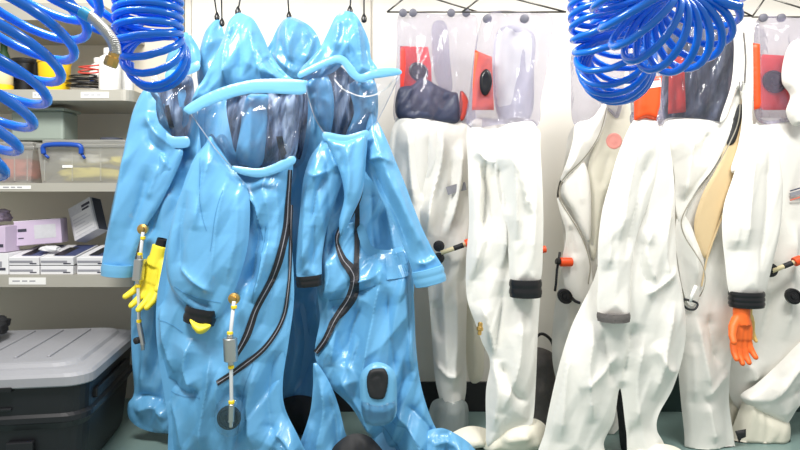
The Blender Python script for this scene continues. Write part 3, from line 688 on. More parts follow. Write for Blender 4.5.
for pts in ([234,172, 246,188, 257,205, 264,240], [158,318, 172,322, 186,330], [170,392, 186,396, 206,392], [268,225, 264,262, 256,300], [256,360, 246,392, 240,430]): ribbon('seam', bd, 'seam', pts, 1.0, pb, 1.5, 1.2)
z1 = [291,170, 289,200, 287,232, 281,260, 270,286, 259,308, 251,332, 240,352]
z2 = [292,205, 291,250, 289,285, 283,318, 268,344, 246,362, 224,376]
za = ribbon('zipper', r, 'zip', z1, [3, 4, 6, 7, 6, 6, 7, 5], pb, 5, 4, label='black zipper band'); zb = ribbon('zipper', r, 'zip', z2, [3, 3, 3, 4, 5, 6, 5], pb, 5, 4, label='black zipper band')
ribbon('zipper_teeth', za, 'greystripe', z1, .7, pb, 7, 2); ribbon('zipper_teeth', zb, 'greystripe', z2, .7, pb, 7, 2)
lp, pl = piece('port_cover', r, 'bootclear', [229,395, 240,400, 245,414, 242,430, 231,437, 219,433, 214,420, 217,404], Y-.075, .03, 8, (), None, back=False, label='clear round port cover')
port('exhaust_port', r, 'black', 229.5, 417, 12, Y-.068, .016, label='black round exhaust port')
air_valve(r, [(234, 298), (230, 338), (231, 361), (231.5, 403), (231, 427)], Y-.135, 1.0)
cord('cord with black toggle above the big front left hood', 238, 13, Y)

# ---- S4: front right blue suit
Y = -.04
r = suit('blue suit at front right of the blue group with open zipper', 360, Y, BL)
piece('body', r, 'blue', [326,136, 346,134, 366,132, 374,120, 384,140, 394,180, 402,220, 408,250, 412,300, 372,316, 322,330, 317,292, 321,262, 318,230, 322,190, 324,160], Y+.15, .06, 30,
      [(6, -12, [372,180, 372,230, 376,262]), (5, 14, [385,200, 392,235, 398,262]), (4, 12, [330,170, 330,220, 326,262])], (9, 20, 2.6, .1), s=2.1, seed=141)
bd, pb = piece('leg', r, 'blue', [320,262, 330,236, 342,226, 354,222, 364,226, 372,246, 386,250, 400,247, 410,246, 414,300, 416,345, 421,385, 432,420, 446,446, 448,464, 400,464, 372,440, 352,408, 330,386, 318,366, 315,348, 320,318, 317,290], Y+.055, .07, 26,
      [(4, 22, [366,140, 362,190, 350,220, 336,246]), (6, -18, [372,180, 366,230, 372,262]), (5, 14, [385,200, 392,235, 398,262]), (7, 24, [383,262, 374,310, 366,350, 360,395]), (7, -20, [364,300, 352,330, 346,365]), (6, -16, [388,285, 390,330, 396,380]), (7, 18, [404,270, 408,330, 412,380]), (6, 14, [330,300, 336,330, 330,365]), (5, 14, [352,282, 372,276, 384,262]), (4, -12, [350,292, 368,290, 382,280]),
       (14, -26, [330,290, 338,335, 350,378]), (8, -24, [378,165, 386,215, 394,256]), (8, -20, [327,195, 326,225, 323,255]), (6, 20, [392,405, 410,425, 424,450]), (5, -14, [404,402, 424,420, 440,446]), (5, 12, [340,370, 352,396, 372,420]), (4, 12, [327,255, 330,275, 322,300]), (4, -12, [328,205, 332,240, 326,262])], (9, 20, 2.6, .1), s=1.9, seed=41)
piece('sleeve', r, 'blue', [327,136, 318,146, 309,160, 303,182, 300,212, 297,244, 296,272, 300,279, 312,281, 321,278, 322,258, 326,232, 334,206, 342,182, 348,168, 346,150, 338,138], Y-.03, .06, 16,
      [(4, 14, [328,142, 334,160, 340,172]), (4, -14, [330,168, 318,190, 312,225]), (4, 12, [306,172, 318,176, 332,170]), (5, 10, [308,190, 304,235, 304,272]), (4, -10, [316,215, 314,250, 312,276])], (5, 15, 3, .1), s=2, seed=42)
piece('bib', r, 'blue', [326,138, 346,140, 366,134, 366,160, 363,190, 354,212, 342,236, 339,222, 344,198, 341,176, 333,156], Y-.085, .035, 9,
      [(4, 10, [346,142, 350,170, 348,205]), (3, -8, [338,146, 346,172])], (4, 12, 3, 0), s=2, seed=43)
piece('collar', r, 'blueband', [324,132, 346,135, 367,130, 367,139, 346,145, 326,141], Y-.10, .004, 1, [(1.4, 4, [326,137, 346,140, 366,135])], None, s=2)
ring_cuff(r, 'black', (309,275), (310,286), 13, Y-.03, .85, 2, 'black rubber cuff ring')
sr, psr = piece('sleeve', r, 'blue', [371,112, 378,122, 386,138, 396,162, 405,184, 414,208, 424,232, 434,252, 443,268, 440,278, 428,287, 418,285, 412,270, 404,248, 394,224, 384,204, 374,184, 364,168, 362,148, 366,128], Y-.035, .06, 18,
      [(5, 12, [372,125, 384,165, 402,205, 422,250]), (4, -12, [366,150, 380,185, 398,220, 412,262]), (3.5, 10, [366,160, 382,158, 394,164]), (4, 9, [392,170, 408,212, 428,256]), (3, 7, [414,262, 426,262, 438,256])], (5, 18, 3.5, -.4), s=2, seed=44)
ring_cuff(r, 'blueband', (427,268), (431,284), 16, Y-.035, .75, 2)
piece('hood', r, 'blue', [346,11, 336,16, 328,32, 321,46, 311,58, 300,70, 302,80, 330,74, 346,64, 356,80, 372,78, 378,70, 371,58, 369,42, 362,25, 355,14], Y-.01, .09, 22,
      [(2.6, 12, [338,18, 339,35, 334,52]), (3, 12, [355,18, 360,40, 362,66]), (4, -8, [347,20, 349,45, 352,62]), (4, 10, [326,42, 316,60, 306,72])], (6, 14, 2.5, .1), s=2, seed=45)
piece('brim', r, 'blueband', [298,73, 308,67, 322,60, 336,55, 345,57, 353,66, 360,74, 372,70, 386,68, 399,69, 401,74, 386,77, 372,79, 360,82, 350,76, 341,64, 330,65, 314,72, 300,78], Y-.10, .004, 1, [(1.6, 5, [300,75, 340,60, 358,77, 398,72])], None, s=1.8)
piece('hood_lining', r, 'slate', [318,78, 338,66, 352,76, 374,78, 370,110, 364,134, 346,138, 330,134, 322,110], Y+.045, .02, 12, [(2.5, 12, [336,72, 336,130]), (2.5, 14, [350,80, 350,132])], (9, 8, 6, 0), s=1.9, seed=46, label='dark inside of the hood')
piece('inner_flap', r, 'blue', [350,84, 374,80, 378,112, 372,130, 358,138, 346,136, 354,112], Y+.01, .03, 8, [(3, 8, [362,86, 360,130])], (6, 10, 3, 0), seed=47)
piece('inner_flap', r, 'blue', [306,82, 326,74, 334,100, 330,134, 318,124, 310,104], Y+.01, .03, 8, (), (6, 10, 3, 0), seed=48)
vs, pv = piece('visor', r, 'visor', [303,78, 322,68, 340,62, 358,78, 378,76, 398,74, 390,94, 378,118, 366,138, 346,140, 327,138, 314,116], Y-.04, .09, 26, [(5, 14, [330,75, 336,100, 330,130]), (3, 10, [352,85, 350,130])], (8, 16, 2.4, .2), s=1.9, seed=49, back=False, label='clear plastic visor')
ribbon('hem', vs, 'hemclear', [399,76, 391,94, 379,118, 367,138], .9, pv, 2, 2, label='white edge of the visor hem')
ribbon('hem', vs, 'hemclear', [304,80, 309,100, 316,120, 327,137], .9, pv, 2, 2, label='white edge of the visor hem')
ribbon('hem', vs, 'tube', [336,82, 344,91, 356,96, 372,97, 386,90, 397,76], 1.2, pv, 2, 2, label='white edge of the visor hem')
for pts in ([404,240, 408,300, 410,350], [392,420, 408,425, 424,444], [330,300, 350,296, 376,284], [366,410, 384,428, 400,450]): ribbon('seam', bd, 'seam', pts, 1.0, pb, 1.5, 1.2)
z1 = [366,136, 364,165, 360,196, 350,216, 340,230, 338,242, 344,258, 352,268, 355,278, 350,296, 336,318, 326,338, 316,352]
z2 = [358,200, 357,235, 357,262, 355,292, 346,308, 334,320, 328,334]
za = ribbon('zipper', r, 'zip', z1, [5, 4, 5, 6, 5, 4, 7, 10, 8, 7, 7, 6, 5], pb, 14, 5, label='black zipper band'); zb = ribbon('zipper', r, 'zip', z2, [4, 5, 5, 8, 7, 6, 5], pb, 8, 4, label='black zipper band')
ribbon('zipper_teeth', za, 'greystripe', z1, .7, pb, 16, 2)
ribbon('pocket_flap', r, 'blue', [386,266, 396,265, 407,262], 24, pb, 7, 5)
pc, pp = piece('port_patch', r, 'blueband', [377,362, 389,366, 396,376, 397,396, 396,415, 388,424, 372,425, 362,418, 360,398, 360,378, 366,367], Y-.075, .025, 6, (), None, label='pale rounded patch around the knee port')
port_ = piece('exhaust_port', r, 'blackmatte', [378,367, 386,369, 389,378, 387,392, 383,399, 373,399, 368,394, 366,380, 369,370], Y-.092, .02, 4, [(1.5, -6, [373,390, 372,378, 380,375, 382,388])], None, s=1.4, label='dark oval exhaust port')
piece('port_cover', r, 'bootclear', [362,400, 378,404, 395,400, 396,414, 388,424, 372,426, 363,418], Y-.09, .02, 5, (), None, back=False)
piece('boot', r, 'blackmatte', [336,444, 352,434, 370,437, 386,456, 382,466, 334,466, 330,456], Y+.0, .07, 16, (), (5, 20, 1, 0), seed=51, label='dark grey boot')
piece('leg', r, 'blue', [314,362, 326,376, 336,398, 344,428, 350,466, 290,466, 301,440, 310,412, 313,386], Y+.03, .06, 24, [(4, 12, [320,376, 324,410, 314,455]), (4, -10, [330,396, 336,425, 338,455]), (3, 8, [312,420, 306,440, 302,458])], (7, 16, 3, .1), seed=52)
piece('leg', r, 'blue', [424,436, 440,428, 456,434, 472,446, 478,462, 430,466], Y+.03, .08, 12, [(3, 10, [430,440, 450,440, 468,452])], (9, 12, 1.2, 0), seed=53)
cord('cord with black toggle at the right of the front right blue hood', 364, 20, Y, 362)
cord('cord above the top of the front right blue hood', 350, 12, Y, 352)

# ================================================================ white suits
def clip(parent, x, y, Y):
    lathe('hanger_clip', parent, 'clipgrey', [(.014, 0), (.02, .004), (.02, .016), (.012, .02)], P(x, y, Y), (0, -1, -.2), 14, 'grey clip')
def wire_hanger(label, x0, x1, y, Y, hx, tri=24):
    p = P((x0+x1)/2, y, Y); t = thing('wire_hanger', label, 'hanger', p, 'wire hangers above the white suits')
    a, b, ap = P(x0, y, Y), P(x1, y, Y), P(hx, y-20, Y); k = P(hx, y-30, Y)
    hook = [ap, k+Vector((0, 0, .0)), Vector((k.x, .06, 2.32)), Vector((k.x, .10, 2.418)), Vector((k.x, .14, 2.412)), Vector((k.x, .148, 2.38))]
    mesh('hanger_wire', *merge([g_tube([a, b], 0.0042, 8), g_tube([a, ap], 0.0042, 8), g_tube([ap, b], 0.0042, 8)]), 'wire', t)
    tube('hook', t, 'wire', catmull(hook, 5), .0035, 8)
    return t

# ---- W1
Y = .24
r = suit('white suit beside the blue suits, navy cloth inside its clear hood', 435, Y, WH)
piece('body', r, 'white', [396,119, 420,116, 450,119, 472,121, 474,160, 472,220, 470,262, 467,305, 466,352, 466,392, 459,414, 446,413, 436,384, 432,340, 429,300, 424,262, 414,240, 404,210, 396,170], Y, .06, 22,
      [(4, 14, [442,130, 440,165, 430,200, 426,236]), (4, -12, [434,130, 430,165, 420,210]), (5, 12, [462,140, 458,190, 446,235]), (4, -10, [452,150, 450,195, 440,235]), (6, 10, [440,260, 444,320, 446,380]), (5, 9, [456,280, 456,340, 452,390]), (4, -9, [436,300, 440,340]), (3, 8, [434,360, 448,372, 462,368])], (6, 18, 3, .05), s=1.9, seed=61)
piece('sleeve', r, 'white', [398,120, 418,120, 434,128, 441,150, 440,168, 431,190, 428,220, 424,246, 410,240, 400,215, 392,180, 390,140], Y-.04, .045, 14, [(4, 10, [408,128, 410,165, 414,205]), (4, -8, [424,134, 426,165, 420,200])], (5, 16, 3, 0), s=1.9, seed=62)
piece('leg', r, 'cream', [464,250, 476,258, 483,300, 484,345, 482,378, 470,381, 466,350, 466,300], Y+.09, .05, 12, (), (5, 16, 3, 0), s=3, seed=63)
piece('hood', r, 'clearbag', [398,16, 410,12, 440,14, 470,14, 478,22, 476,60, 473,90, 473,124, 436,125, 396,123, 396,80, 397,40], Y, .06, 18, [(3, 7, [430,20, 432,70, 430,110]), (3, 7, [456,20, 456,70, 460,110]), (3, -6, [412,25, 414,80])], (6, 13, 5, 0), s=2.5, seed=64, label='clear plastic hood')
piece('label_patch', r, 'red', [400,46, 428,47, 431,64, 432,88, 400,90], Y+.012, .006, 3, (), None, smooth=False, label='red patch')
port('exhaust_port', r, 'black', 418.5, 72, 9, Y+.008, .016, 1.15, 'black round port on the red patch')
piece('navy_lining', r, 'navy', [398,90, 412,85, 423,78, 440,87, 452,92, 458,95, 458,122, 430,121, 398,118], Y-.012, .022, 8, [(2.5, 7, [424,82, 432,100, 444,116]), (2.5, -6, [410,90, 416,118])], (6, 10, 2, .4), s=2, seed=65, label='dark navy cloth inside the hood')
piece('inner_strip', r, 'clearbag', [432,26, 446,24, 450,60, 452,90, 440,88, 434,70], Y+.015, .012, 5, (), (5, 6, 3, 0), s=2, seed=67)
piece('dark_lining', r, 'redcable', [460,92, 466,95, 469,106, 464,119, 460,118], Y-.012, .012, 3, (), None, smooth=True, s=1.5, label='dark red cloth piece')
for x in (403, 413, 451, 466): clip(r, x, 13, Y-.0)
ribbon('badge', r, 'greystripe', [446,191, 456,188, 465,186], 8, o_panel['body.004'] if False else Panel([(396,119),(472,121),(472,260),(414,240)], Y, .06, 22, [], None, 0, 1), 26, 3, label='grey woven badge')
def belt_valve(r, x0, y0, x1, y1, Y):
    a = tube('belt_tube', r, 'beigeplastic', [P(x0, y0, Y), P(x1, y1, Y)], .011, 12, 'cream and black air tube')
    d = P(x1, y1, Y)-P(x0, y0, Y); A = P(x0, y0, Y)
    cyl('black_sleeve', a, 'blackmatte', A+d*.45, A+d*.8, .0125)
    cyl('orange_knob', a, 'orange', A+d*.88, A+d*1.15, .022, 20, 'orange valve knob')
    return a
bv = belt_valve(r, 441, 253, 469, 243, Y-.10)
for s_ in (-1, 1): lathe('black_wing', bv, 'blackmatte', [(.026, 0), (.027, .002), (.027, .008), (.024, .010), (.010, .010), (.009, .016), (.001, .016)], P(439, 252+s_*6, Y-.085), (-.2, -1, 0), 20)
piece('boot', r, 'bootmilk', [431,404, 448,398, 466,402, 469,422, 468,440, 448,444, 429,440], Y-.02, .07, 14, (), (4, 15, 2, 0), seed=66, label='milky clear overboot')
wire_hanger('wire hanger over the white suit with the navy cloth', 387, 478, 12, Y+.0, 412)

# ---- W2
Y = -.01
r = suit('white suit with empty clear hood and black cuff, second from blue suits', 505, Y, WH)
bd, pb = piece('body', r, 'white', [469,123, 500,119, 536,122, 541,160, 542,220, 541,280, 538,330, 536,380, 533,420, 526,426, 508,431, 488,446, 486,420, 486,390, 490,362, 482,342, 476,325, 467,298, 466,262, 469,220, 468,170], Y+.02, .07, 26,
      [(5, 14, [494,140, 500,180, 503,230, 500,268]), (3, 9, [474,148, 484,160, 498,164]), (4, -9, [480,165, 488,190, 494,230]), (4, -12, [485,150, 486,190, 482,240]), (6, 10, [478,160, 478,220, 474,280]), (5, -9, [505,280, 498,330, 492,360]), (7, 12, [520,310, 516,360, 500,410]), (5, 10, [480,300, 490,335, 494,358]), (4, -8, [500,360, 512,390, 528,402]), (5, 9, [484,352, 496,380, 492,430])], (5, 20, 3, 0), s=1.9, seed=71)
piece('sleeve', r, 'white', [502,128, 520,122, 535,124, 540,150, 543,200, 543,245, 540,282, 525,285, 511,282, 508,250, 503,220, 498,190, 494,155], Y-.05, .055, 17, [(4, 9, [504,140, 512,180, 516,240]), (4, -10, [498,160, 504,215]), (4, 8, [506,150, 520,185, 530,215]), (5, 6, [530,140, 534,200, 530,270])], (4, 18, 3.5, 0), s=1.9, seed=72)
ring_cuff(r, 'black', (525.5,279), (525.5,297), 15.8, Y-.05, .75, 2, 'black rubber cuff ring')
piece('hood', r, 'clearbag', [484,16, 500,10, 524,12, 545,12, 553,20, 551,45, 546,75, 541,100, 537,126, 504,124, 468,126, 470,90, 474,55, 479,28], Y, .065, 20, [(3, 7, [500,20, 498,70, 496,115]), (3, 7, [540,24, 535,70, 528,110]), (3, -6, [515,24, 515,80])], (6, 14, 5, 0), s=2.5, seed=73, label='clear plastic hood')
piece('inner_panel', r, 'plasticwhite', [496,34, 532,32, 534,70, 530,118, 498,118], Y+.035, .008, 4, (), (3, 15, 3, 0), s=3, seed=74, label='white panel inside the clear hood')
piece('label_patch', r, 'orange', [475,50, 492,57, 494,110, 472,110, 473,80], Y-.02, .008, 3, (), None, smooth=False, label='orange red patch')
piece('exhaust_port', r, 'black', [487,69, 491,74, 492,84, 488,94, 483,95, 480,88, 480,77, 483,71], Y-.04, .014, 3, [(1.2, -4, [486,76, 484,88])], None, s=1.3, label='black oval port on the orange patch')
for x in (487, 524): clip(r, x, 19, Y-.02)
lathe('brass_nozzle', r, 'brass', [(.006, 0), (.011, .005), (.011, .02), (.015, .024), (.015, .036), (.009, .04), (.009, .055), (.006, .058)], P(480.5, 322, Y-.06), (-.12, -.2, -1), 16, 'brass nozzle')
cyl('orange_knob', r, 'orange', P(539, 250, Y+.01), P(546, 249, Y+.01), .016, 18, 'orange knob behind the sleeve')
wire_hanger('wire hanger over the clear hood left of the blue coils', 462, 566, 12, Y, 488)
piece('boot', r, 'cream', [500,424, 530,418, 546,426, 548,446, 520,456, 486,452, 486,438], Y+.05, .1, 12, [(4, 8, [500,436, 530,432])], (6, 18, 1, 0), s=3, seed=76, label='cream boot spread on the floor')
piece('boot', r, 'cream', [448,436, 470,426, 492,432, 490,446, 466,452, 446,450], Y+.10, .1, 12, (), (6, 18, 1, 0), s=3, seed=77, label='cream boot spread on the floor')

# ---- felt bag on the floor behind
bg = thing('felt_bag', 'grey felt bag standing on the floor behind the white suits', 'bag', on(546, 0, .36))
piece('bag_body', bg, 'bagfelt', [526,352, 548,350, 558,366, 560,400, 560,432, 526,432, 522,400], .36, .06, 14, (), (5, 14, 1.5, 0), s=3, seed=78)
tube('bag_handle', bg, 'black', [P(534, 352, .34), P(536, 338, .34), P(543, 334, .34), P(552, 342, .34), P(556, 360, .33)], .008, 8, 'black handle', 5)

# ---- W3: open suit right of the bare wall
Y = .16
r = suit('white suit hanging open behind the left blue coil, orange side valve', 580, Y, WH)
piece('hood', r, 'clearbag', [573,50, 600,46, 622,50, 624,90, 618,118, 606,110, 596,124, 574,124, 571,90], Y-.02, .05, 14, [(3, 7, [590,54, 588,110])], (6, 10, 5, 0), seed=81, label='clear plastic hood')
piece('body', r, 'white', [572,128, 600,118, 634,122, 640,200, 632,300, 622,360, 618,430, 572,432, 556,380, 552,350, 554,312, 559,282, 564,245, 560,205, 564,165], Y+.06, .045, 22, [(5, 9, [570,240, 566,290, 562,340])], (6, 22, 3, 0), s=3, seed=82)
piece('lining', r, 'cream', [602,104, 634,104, 636,140, 620,170, 604,200, 596,255, 590,252, 590,205, 588,168, 596,140], Y+.002, .014, 8, [(5, -8, [610,150, 600,190])], None, seed=83, label='cream inside of the open suit')
port('lining_disc', r, 'paleredd', 614, 141, 8, Y-.012, .002, label='pale red disc on the lining')
fl, pf = piece('front_flap', r, 'white', [576,124, 592,118, 605,102, 607,114, 600,136, 590,152, 580,165, 568,176, 561,186, 560,198, 568,212, 578,228, 586,246, 591,264, 592,300, 578,306, 566,290, 562,262, 566,235, 560,212, 557,196, 560,180, 568,158, 573,140], Y-.045, .035, 12, [(4, 9, [584,130, 574,155, 562,180]), (4, -6, [570,225, 576,260])], (4, 15, 3, 0), s=2, seed=84)
piece('inner_flap', r, 'white', [566,178, 580,160, 588,172, 591,200, 590,240, 582,232, 572,212, 562,198, 561,188], Y-.025, .02, 7, [(3, 6, [576,172, 582,205])], None, s=1.9, seed=85)
ribbon('piping', fl, 'piping', [606,108, 600,132, 590,150, 579,163, 566,175, 559.5,187, 560,200, 568,214, 578,230, 586,248, 590,266, 588,284], 1.0, pf, 2.5, 2, label='grey piping edge')
port('side_port', r, 'black', 564.5, 296, 7, Y-.05, .014, 1.2, 'black round side port')
cyl('orange_knob', r, 'orange', P(572, 262, Y-.07), P(560, 262, Y-.075), .021, 20, 'orange valve knob'); cyl('knob_cap', r, 'black', P(560, 262, Y-.075), P(556, 261, Y-.078), .015)
tube('valve_strap', r, 'blackmatte', [P(560, 252, Y-.07), P(557, 270, Y-.07), P(556, 284, Y-.065), P(555, 291, Y-.06)], .006, 8, 'black strap')
tube('d_ring', r, 'blackmatte', [P(571, 297, Y-.05), P(575, 301, Y-.055), P(580, 303, Y-.055)], .007, 8, 'dark ring', 4)

# ---- W4: suit with orange neck, shoulder towards us
Y = -.11
r = suit('white suit with orange neck patch below the blue coils, grey cuff', 630, Y, WH)
piece('body', r, 'white', [634,121, 655,121, 666,134, 672,160, 675,195, 675,225, 677,262, 682,290, 686,325, 683,355, 673,388, 659,414, 657,430, 664,444, 668,466, 632,466, 626,430, 620,388, 614,420, 604,442, 602,466, 540,466, 545,430, 552,395, 560,362, 570,330, 581,306, 591,286, 598,265, 606,220, 616,180], Y+.03, .085, 36,
      [(5, 8, [590,320, 584,370, 590,420]), (5, -7, [600,325, 606,360, 612,385]), (6, 8, [566,340, 560,400, 558,440]), (5, 6, [575,385, 596,372, 614,350]), (5, 8, [640,330, 634,370, 636,430]), (5, -8, [630,320, 626,350, 622,380]), (5, 7, [650,340, 664,366, 680,372]), (5, 7, [672,300, 662,350, 652,400]),
       (4, 5, [646,226, 640,250, 652,285]), (5, -5, [640,232, 636,262, 646,290]), (5, 8, [668,200, 662,240, 666,285]), (4, 6, [640,292, 660,282, 676,268])], (5, 20, 3, 0), s=2.1, seed=93)
piece('sleeve', r, 'white', [634,120, 648,119, 658,124, 660,150, 655,180, 648,205, 638,232, 632,262, 630,290, 629,316, 613,320, 598,314, 598,280, 598,245, 602,212, 610,182, 619,152], Y-.05, .07, 20, [(6, 8, [638,130, 626,180, 616,240]), (5, -7, [648,150, 636,200, 624,260]), (4, 6, [608,215, 606,270])], (4, 20, 4, .15), s=1.9, seed=94)
ring_cuff(r, 'bagfelt', (613.5,312), (613.5,321), 15.8, Y-.05, .8, 1, 'dark grey cuff ring')
nk, pn = piece('neck_patch', r, 'orange', [636,78, 662,76, 660,106, 656,121, 646,118, 634,122, 634,100], Y-.05, .025, 6, [(3, 5, [640,84, 642,112])], None, smooth=False, s=2, label='orange neck patch')
ribbon('neck_label', nk, 'label', [645,85, 652,84, 659,83], 9, pn, 2, 1.5, label='white label with red print')
ribbon('label_print', nk, 'red', [647,81, 652,80.5, 657,80], 2, pn, 3, 1.2)
piece('collar', r, 'clearbag', [632,112, 646,116, 660,110, 664,124, 646,128, 631,124], Y-.01, .035, 8, (), None, seed=96, label='clear collar band')
piece('hood', r, 'clearbag', [624,20, 640,10, 662,14, 668,40, 664,90, 662,118, 646,122, 632,118, 630,80, 625,50], Y+.01, .05, 14, [(3, 6, [645,20, 645,110])], (6, 11, 4, 0), seed=97, label='clear plastic hood')
piece('boot', r, 'cream', [634,452, 656,444, 676,447, 690,458, 690,466, 632,466], Y+.02, .1, 12, (), (5, 20, 1, 0), s=3, seed=98, label='cream boot')
piece('boot', r, 'blackmatte', [616,392, 626,380, 632,420, 634,456, 622,452, 618,420], Y+.14, .05, 8, (), (4, 15, 1, 0), s=3, seed=99, label='dark filler for the shaded gap between the legs')  # dark sheet added to stand for the shade in the gap between the legs

# ---- W5: open suit with orange glove
Y = .035
r = suit('white suit hanging open with tan lining and an orange glove', 715, Y, WH)
piece('body', r, 'white', [662,122, 690,118, 722,122, 748,124, 756,170, 756,250, 752,300, 742,335, 732,356, 729,400, 734,440, 734,466, 690,466, 684,430, 679,380, 676,330, 674,290, 668,250, 664,200, 660,160], Y+.04, .065, 30,
      [(5, 8, [730,260, 735,300, 728,340]), (5, 7, [692,315, 698,350, 706,390]), (5, -7, [706,312, 712,350, 722,365]), (4, 7, [700,395, 716,382, 730,370]), (4, 6, [704,400, 712,440]), (4, 5, [688,340, 690,400])], (5, 20, 3, 0), s=2.1, seed=101)
piece('lining', r, 'tan', [738,100, 748,104, 742,140, 734,175, 724,205, 716,232, 708,258, 700,250, 694,225, 702,195, 718,165, 728,135], Y-.024, .008, 4, (), None, s=1.9, seed=102, label='tan inside of the open suit')
piece('zip_cover', r, 'blackmatte', [739,104, 744,108, 741,122, 735,142, 727,144, 730,128, 734,116], Y-.034, .008, 4, (), (3, 6, 2, 0), s=1.6, seed=103, label='black inside flap')
piece('chest', r, 'white', [664,124, 682,119, 706,120, 724,122, 736,92, 740,86, 741,104, 734,130, 724,150, 712,170, 698,188, 688,206, 682,224, 676,210, 674,170, 666,148], Y-.025, .045, 18, [(5, 8, [690,130, 686,165, 682,200]), (4, -6, [708,130, 700,165])], (3, 18, 2.5, .3), s=1.9, seed=104)
fl, pf = piece('front_flap', r, 'white', [680,212, 688,220, 697,240, 703,256, 704,274, 699,298, 690,306, 683,290, 678,262, 675,240, 676,222], Y-.02, .03, 12, [(3, 4, [684,225, 694,256, 696,285])], (3, 18, 3, 0), s=1.9, seed=105)
ribbon('piping', fl, 'piping', [739,92, 737,118, 728,140, 714,166, 700,186, 687,202, 679,220, 682,236, 692,252, 700,266, 702,280, 698,296], 1.0, Panel([(660,90),(742,90),(742,300),(676,300)], Y-.05, .042, 12, [], None, 0, 1), 3, 2, label='grey piping edge')
piece('lapel', r, 'white', [728,16, 740,19, 748,30, 752,48, 753,80, 752,112, 752,128, 745,150, 735,172, 731,168, 738,145, 742,118, 741,95, 736,90, 726,118, 720,120, 731,85, 734,50, 732,30], Y-.05, .025, 6, [(2.5, 5, [740,28, 744,70, 744,100])], (3, 12, 3, 0), s=1.8, seed=106)
ribbon('zipper', r, 'bagfelt', [740,34, 742,60, 741,84], 1.6, Panel([(728,16),(752,30),(752,128),(720,120)], Y-.05, .025, 6, [], None, 0, 1), 6, 2)
lathe('zip_puller', r, 'steel', [(.005, 0), (.008, .004), (.007, .03), (.004, .045)], P(741, 81, Y-.09), (0, 0, -1), 12, 'steel zip puller')
ribbon('zip_cord', r, 'tan', [741,90, 739,140, 730,190, 716,228, 706,256, 700,286], 1.6, Panel([(660,20),(760,20),(760,320),(660,320)], Y-.02, .02, 12, [], None, 0, 1), 3, 2)
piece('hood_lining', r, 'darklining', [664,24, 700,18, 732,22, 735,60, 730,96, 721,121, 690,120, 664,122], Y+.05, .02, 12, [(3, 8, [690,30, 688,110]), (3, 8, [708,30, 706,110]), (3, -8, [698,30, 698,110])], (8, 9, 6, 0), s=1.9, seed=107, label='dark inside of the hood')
piece('label_patch', r, 'red', [669,58, 684,56, 686,112, 668,114], Y+.012, .006, 3, (), None, smooth=False, label='red patch behind the visor')
piece('visor', r, 'visor', [662,22, 700,16, 732,18, 737,60, 732,96, 722,123, 690,121, 661,124], Y-.01, .045, 24, [(4, 8, [690,30, 690,110])], (6, 14, 4, .1), s=2, seed=108, back=False, label='clear plastic visor')
sv, ps5 = piece('sleeve', r, 'white', [750,126, 763,128, 773,140, 780,160, 783,190, 780,230, 773,262, 763,296, 746,300, 730,294, 725,262, 722,230, 724,205, 732,180, 742,150], Y-.07, .07, 20, [(6, 8, [752,140, 744,190, 740,250]), (5, -6, [766,150, 764,210, 756,270]), (4, 6, [732,200, 732,250])], (4, 20, 4, 0), s=1.9, seed=109)
ring_cuff(r, 'black', (746.5,291), (746.5,307), 16.8, Y-.07, .75, 3, 'black rubber cuff ring')
glove('glove', r, 'glove_orange', P(741.5, 313, Y-.075), (-.06, -.06, -1), (1, .2, 0), .235, .35, -1, .75, 'orange rubber glove')
glove('inner_glove', r, 'glove_pale', P(746.5, 312, Y-.028), (.0, .0, -1), (1, .0, 0), .16, .3, -1, .6, 'pale yellow glove behind the orange one')
mesh('d_ring', *g_tube(catmull([P(684, 299, Y-.1), P(697, 303, Y-.1), P(695, 309, Y-.105), P(688, 309, Y-.105), P(683, 304, Y-.103), P(684, 299, Y-.1)], 5), .005, 8), 'blackmatte', r, True, 'black D ring')
tube('ring_strap', r, 'label', [P(696, 286, Y-.09), P(692, 295, Y-.1), P(690, 302, Y-.1)], .008, 8)
wire_hanger('wire hanger above the open suit with the tan lining', 668, 752, 16, Y+.02, 712)

# ---- W6: rightmost
Y = .20
r = suit('white suit cut by the right edge of the photo, black tag on boot', 785, Y, WH)
piece('body', r, 'white', [756,122, 780,118, 822,120, 830,200, 828,300, 824,350, 800,372, 776,384, 752,392, 742,410, 730,396, 728,368, 736,330, 750,290, 760,220, 758,160], Y, .06, 26, [(5, 9, [790,220, 786,280, 780,340]), (5, -8, [770,260, 766,310, 752,360]), (4, 8, [744,360, 752,380])], (6, 20, 3, 0), s=2.6, seed=111)
piece('leg', r, 'white', [826,318, 800,342, 776,366, 756,384, 740,396, 752,408, 770,416, 786,424, 798,408, 812,394, 834,380], Y-.06, .06, 16, [(4, 8, [810,345, 780,380, 762,400]), (4, -6, [815,370, 790,395])], (6, 18, 2, .8), s=2, seed=112)
piece('boot', r, 'cream', [746,398, 766,408, 788,420, 790,440, 784,452, 734,454, 722,448, 732,428, 740,408], Y-.04, .08, 14, (), (5, 20, 1.4, 0), s=2.6, seed=113, label='cream boot')
piece('boot', r, 'cream', [730,372, 742,384, 738,420, 726,448, 706,450, 716,416, 724,396], Y+.04, .06, 12, (), (5, 20, 1.4, 0), s=3, seed=114, label='cream boot in shadow')
piece('boot_tag', r, 'blackmatte', [735,431, 746,429, 746,437, 741,439, 739,443, 737,437], Y-.125, .012, 3, (), None, smooth=False, s=1.5, label='black tag')
piece('hood', r, 'clearbag', [756,22, 776,16, 800,18, 826,16, 828,60, 824,122, 790,122, 757,120, 754,70], Y-.01, .06, 18, [(3, 7, [775,24, 772,110]), (3, 7, [792,24, 790,110])], (6, 12, 5, 0), s=2.5, seed=115, label='clear plastic hood')
piece('label_patch', r, 'red', [759,54, 791,56, 792,110, 758,110], Y+.012, .006, 3, (), None, smooth=False, label='red patch')
